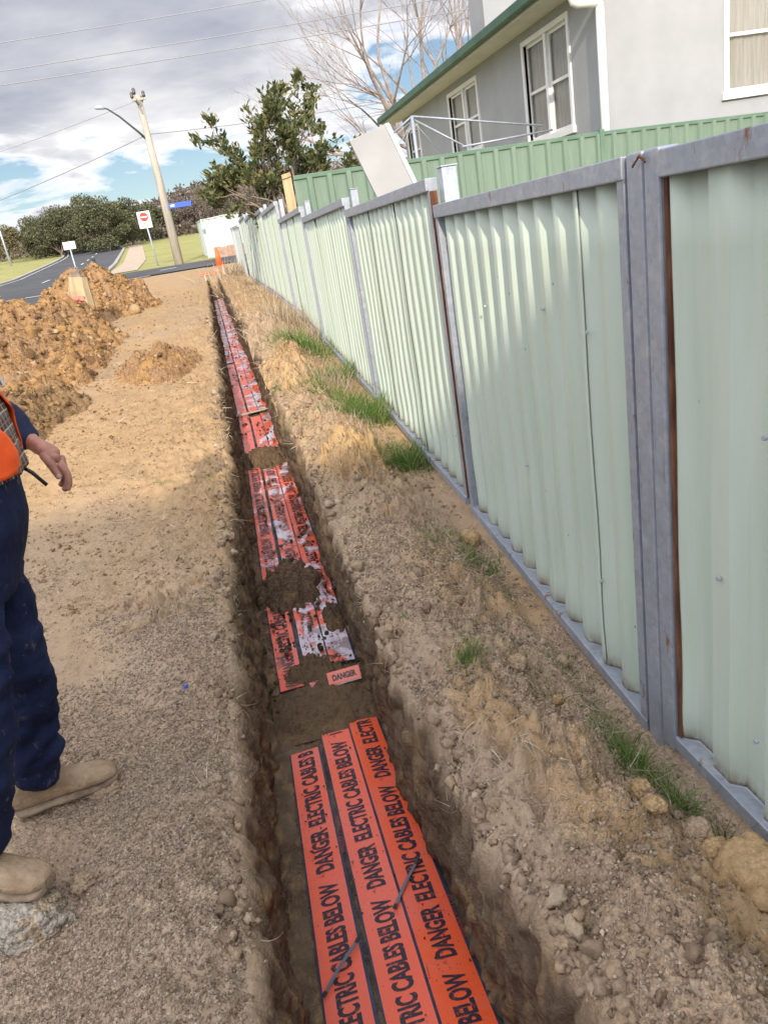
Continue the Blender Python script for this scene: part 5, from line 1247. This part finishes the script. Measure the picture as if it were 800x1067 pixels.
# boots
def boot(heel, toe, z0, lift=0, hl=.0):
    """lofted work boot from heel to toe"""
    heel, toe = np.array(heel, float), np.array(toe, float); d = toe-heel; L = np.linalg.norm(d); d /= L; s = np.array([-d[1], d[0]])
    b = bpy.data.objects.new('boot', None); link(b, person); b.location = np.array([*heel, z0])-W0
    st = [(0, .026, .010, .09), (.03, .036, .0, .135), (.12, .039, 0, .140), (.22, .041, 0, .150), (.32, .042, 0, .135), (.42, .043, 0, .110), (.55, .047, 0, .090), (.68, .051, 0, .076), (.80, .052, 0, .068), (.90, .046, 0, .060), (.965, .036, 0, .050), (.992, .022, .003, .040), (1.0, .010, .010, .028)]
    n = 22
    def loft(nm, m, st, zlo, zhi, grow_):
        V = []
        for (t, w, zb, zt) in st:
            for k in range(n):
                a = 2*math.pi*k/n; cs, sn = math.cos(a), math.sin(a); u = np.sign(cs)*abs(cs)**.75*(w+grow_)
                z0_, z1_ = zlo(t, zb, zt), zhi(t, zb, zt); z = (z0_+z1_)/2+(z1_-z0_)/2*np.sign(sn)*abs(sn)**(.9 if sn > 0 else .6)
                if sn > 0: u *= 1-.35*sn*min(1, (z1_-z0_)/.12)
                p = d*(t*L)+s*u; V.append((p[0], p[1], z))
        F = [(i*n+k, i*n+(k+1) % n, (i+1)*n+(k+1) % n, (i+1)*n+k) for i in range(len(st)-1) for k in range(n)]
        c0 = len(V); V.append(tuple(np.mean(V[:n], 0))); V.append(tuple(np.mean(V[c0-n:c0], 0)))
        me_f = F+[(k, (k+1) % n, c0) for k in range(n)]+[(c0-n+(k+1) % n, c0-n+k, c0+1) for k in range(n)]
        V = np.array(V); V[:, 2] += .002*lumps(V[:, 0]*60, V[:, 1]*60, V[:, 2]*60, 2)*(V[:, 2] > .02)
        V[:, 2] += .003*np.sin(V[:, 0]*90+V[:, 1]*60)*(V[:, 2] > .05)*(nm == 'upper'); o = MB().add(V, me_f).build(nm, m, b, True); md = o.modifiers.new('s', 'SUBSURF'); md.levels = 2; md.render_levels = 2; return o
    up = loft('upper', M['boot'], st, lambda t, a, c: a+.018, lambda t, a, c: c, 0)
    sl = loft('sole', M['sole'], st, lambda t, a, c: a-.002 if not .28 < t < .42 else a+.006, lambda t, a, c: a+.026, .004)
    # pull tab, elastic side and sock cuff
    MB().tube([(d[0]*.065, d[1]*.065, .10), (d[0]*.062, d[1]*.062, .17)], [.046, .044], 16).build('cuff', M['boot'], b, True)
    return b
boot((-.905, 2.085), (-.612, 2.15), gz(-.75, 2.12)+.008)
bb = boot((-.985, 1.80), (-.722, 1.685), gz(-.85, 1.75)+.062)

# ------------------------------------------------------------------ light and sky
SUN_EL = R(25); TRAV = np.array([.16, .985]); TRAV /= np.linalg.norm(TRAV)
dvec = Vector((TRAV[0]*math.cos(SUN_EL), TRAV[1]*math.cos(SUN_EL), -math.sin(SUN_EL)))
ld_ = bpy.data.lights.new('sun', 'SUN'); ld_.energy = 2.85; ld_.angle = R(.6); ld_.color = (1, .88, .71)
lo = bpy.data.objects.new('sun', ld_); COL.objects.link(lo); lo.rotation_euler = dvec.to_track_quat('-Z', 'Y').to_euler(); lo.location = (0, 0, 30)
wd = bpy.data.worlds.new('World'); scene.world = wd; wd.use_nodes = True
nt = wd.node_tree; N = nt.nodes; Lk = nt.links; bg = N['Background']; outw = N['World Output']
sky = N.new('ShaderNodeTexSky'); sky.sky_type = 'NISHITA'; sky.sun_disc = False; sky.sun_elevation = SUN_EL
sky.sun_rotation = math.atan2(-TRAV[0], -TRAV[1]); sky.air_density = 1.0; sky.dust_density = .3; sky.ozone_density = 2.0
bg.inputs['Strength'].default_value = .07; Lk.new(sky.outputs[0], bg.inputs[0])
class WT(NT):
    def __init__(s): s.t = nt; s.n = N; s._obj = None
w = WT(); tc = w.new('ShaderNodeTexCoord'); sx = w.new('ShaderNodeSeparateXYZ'); w.L(tc.outputs['Generated'], sx.inputs[0])
zc_ = w.math('MAXIMUM', sx.outputs[2], 0.0); den = w.math('ADD', zc_, .16)
cb = w.new('ShaderNodeCombineXYZ'); w.L(w.math('DIVIDE', sx.outputs[0], den), cb.inputs[0]); w.L(w.math('DIVIDE', sx.outputs[1], den), cb.inputs[1]); cb.inputs[2].default_value = 4.1
n1 = w.noise(cb.outputs[0], 1.35, 7, .56, .25)
cb2 = w.new('ShaderNodeCombineXYZ'); w.L(w.math('DIVIDE', sx.outputs[0], den), cb2.inputs[0]); w.L(w.math('DIVIDE', sx.outputs[1], den), cb2.inputs[1]); w.L(w.math('MULTIPLY', sx.outputs[2], 5.0), cb2.inputs[2])
n2 = w.noise(cb2.outputs[0], .9, 5, .55, .1)
cover_ = w.math('ADD', n1, w.rng(sx.outputs[2], .04, .26, -.075, .13))
fac = w.rng(cover_, .445, .51)
body_c = w.ramp(w.math('ADD', w.math('MULTIPLY', n2, .62), w.math('MULTIPLY', n1, .38)), [(.38, (.76, .75, .76)), (.46, (.60, .60, .62)), (.53, (.42, .43, .48)), (.62, (.27, .29, .37))])
edge_ = w.rng(cover_, .455, .565)
ccol = w.mix(edge_, (.92, .90, .92), body_c)
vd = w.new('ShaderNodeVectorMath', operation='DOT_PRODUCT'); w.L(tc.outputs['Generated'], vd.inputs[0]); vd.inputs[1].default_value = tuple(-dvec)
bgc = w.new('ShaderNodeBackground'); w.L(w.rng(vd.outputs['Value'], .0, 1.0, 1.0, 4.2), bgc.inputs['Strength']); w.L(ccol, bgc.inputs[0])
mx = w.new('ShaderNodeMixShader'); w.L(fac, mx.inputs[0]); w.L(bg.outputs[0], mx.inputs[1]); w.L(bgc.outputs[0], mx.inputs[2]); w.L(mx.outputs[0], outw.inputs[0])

# ------------------------------------------------------------------ camera
f_px, W_, H_ = 790.0, 800, 1067
roll = R(9.4); pit = math.atan(285/790.0); yaw = R(-9.5)
fwv = Vector((0, math.cos(pit), -math.sin(pit))); r0 = Vector((1, 0, 0)); u0 = r0.cross(fwv)
Rr_ = r0*math.cos(roll)-u0*math.sin(roll); Ur_ = u0*math.cos(roll)+r0*math.sin(roll)
Rz = Matrix.Rotation(yaw, 3, 'Z'); Fv, Rv, Uv = Rz@fwv, Rz@Rr_, Rz@Ur_
cd = bpy.data.cameras.new('camera'); cam = bpy.data.objects.new('camera', cd); COL.objects.link(cam)
m4 = Matrix(((Rv.x, Uv.x, -Fv.x, 0), (Rv.y, Uv.y, -Fv.y, 0), (Rv.z, Uv.z, -Fv.z, 1.5), (0, 0, 0, 1))); cam.matrix_world = m4
cd.sensor_fit = 'VERTICAL'; cd.sensor_height = 36; cd.lens = f_px/H_*36; cd.clip_start = .05; cd.clip_end = 3000
scene.camera = cam
vs = scene.view_settings; vs.view_transform = 'Standard'; vs.look = 'None'; vs.gamma = 1; vs.use_curve_mapping = False; vs.exposure = .52
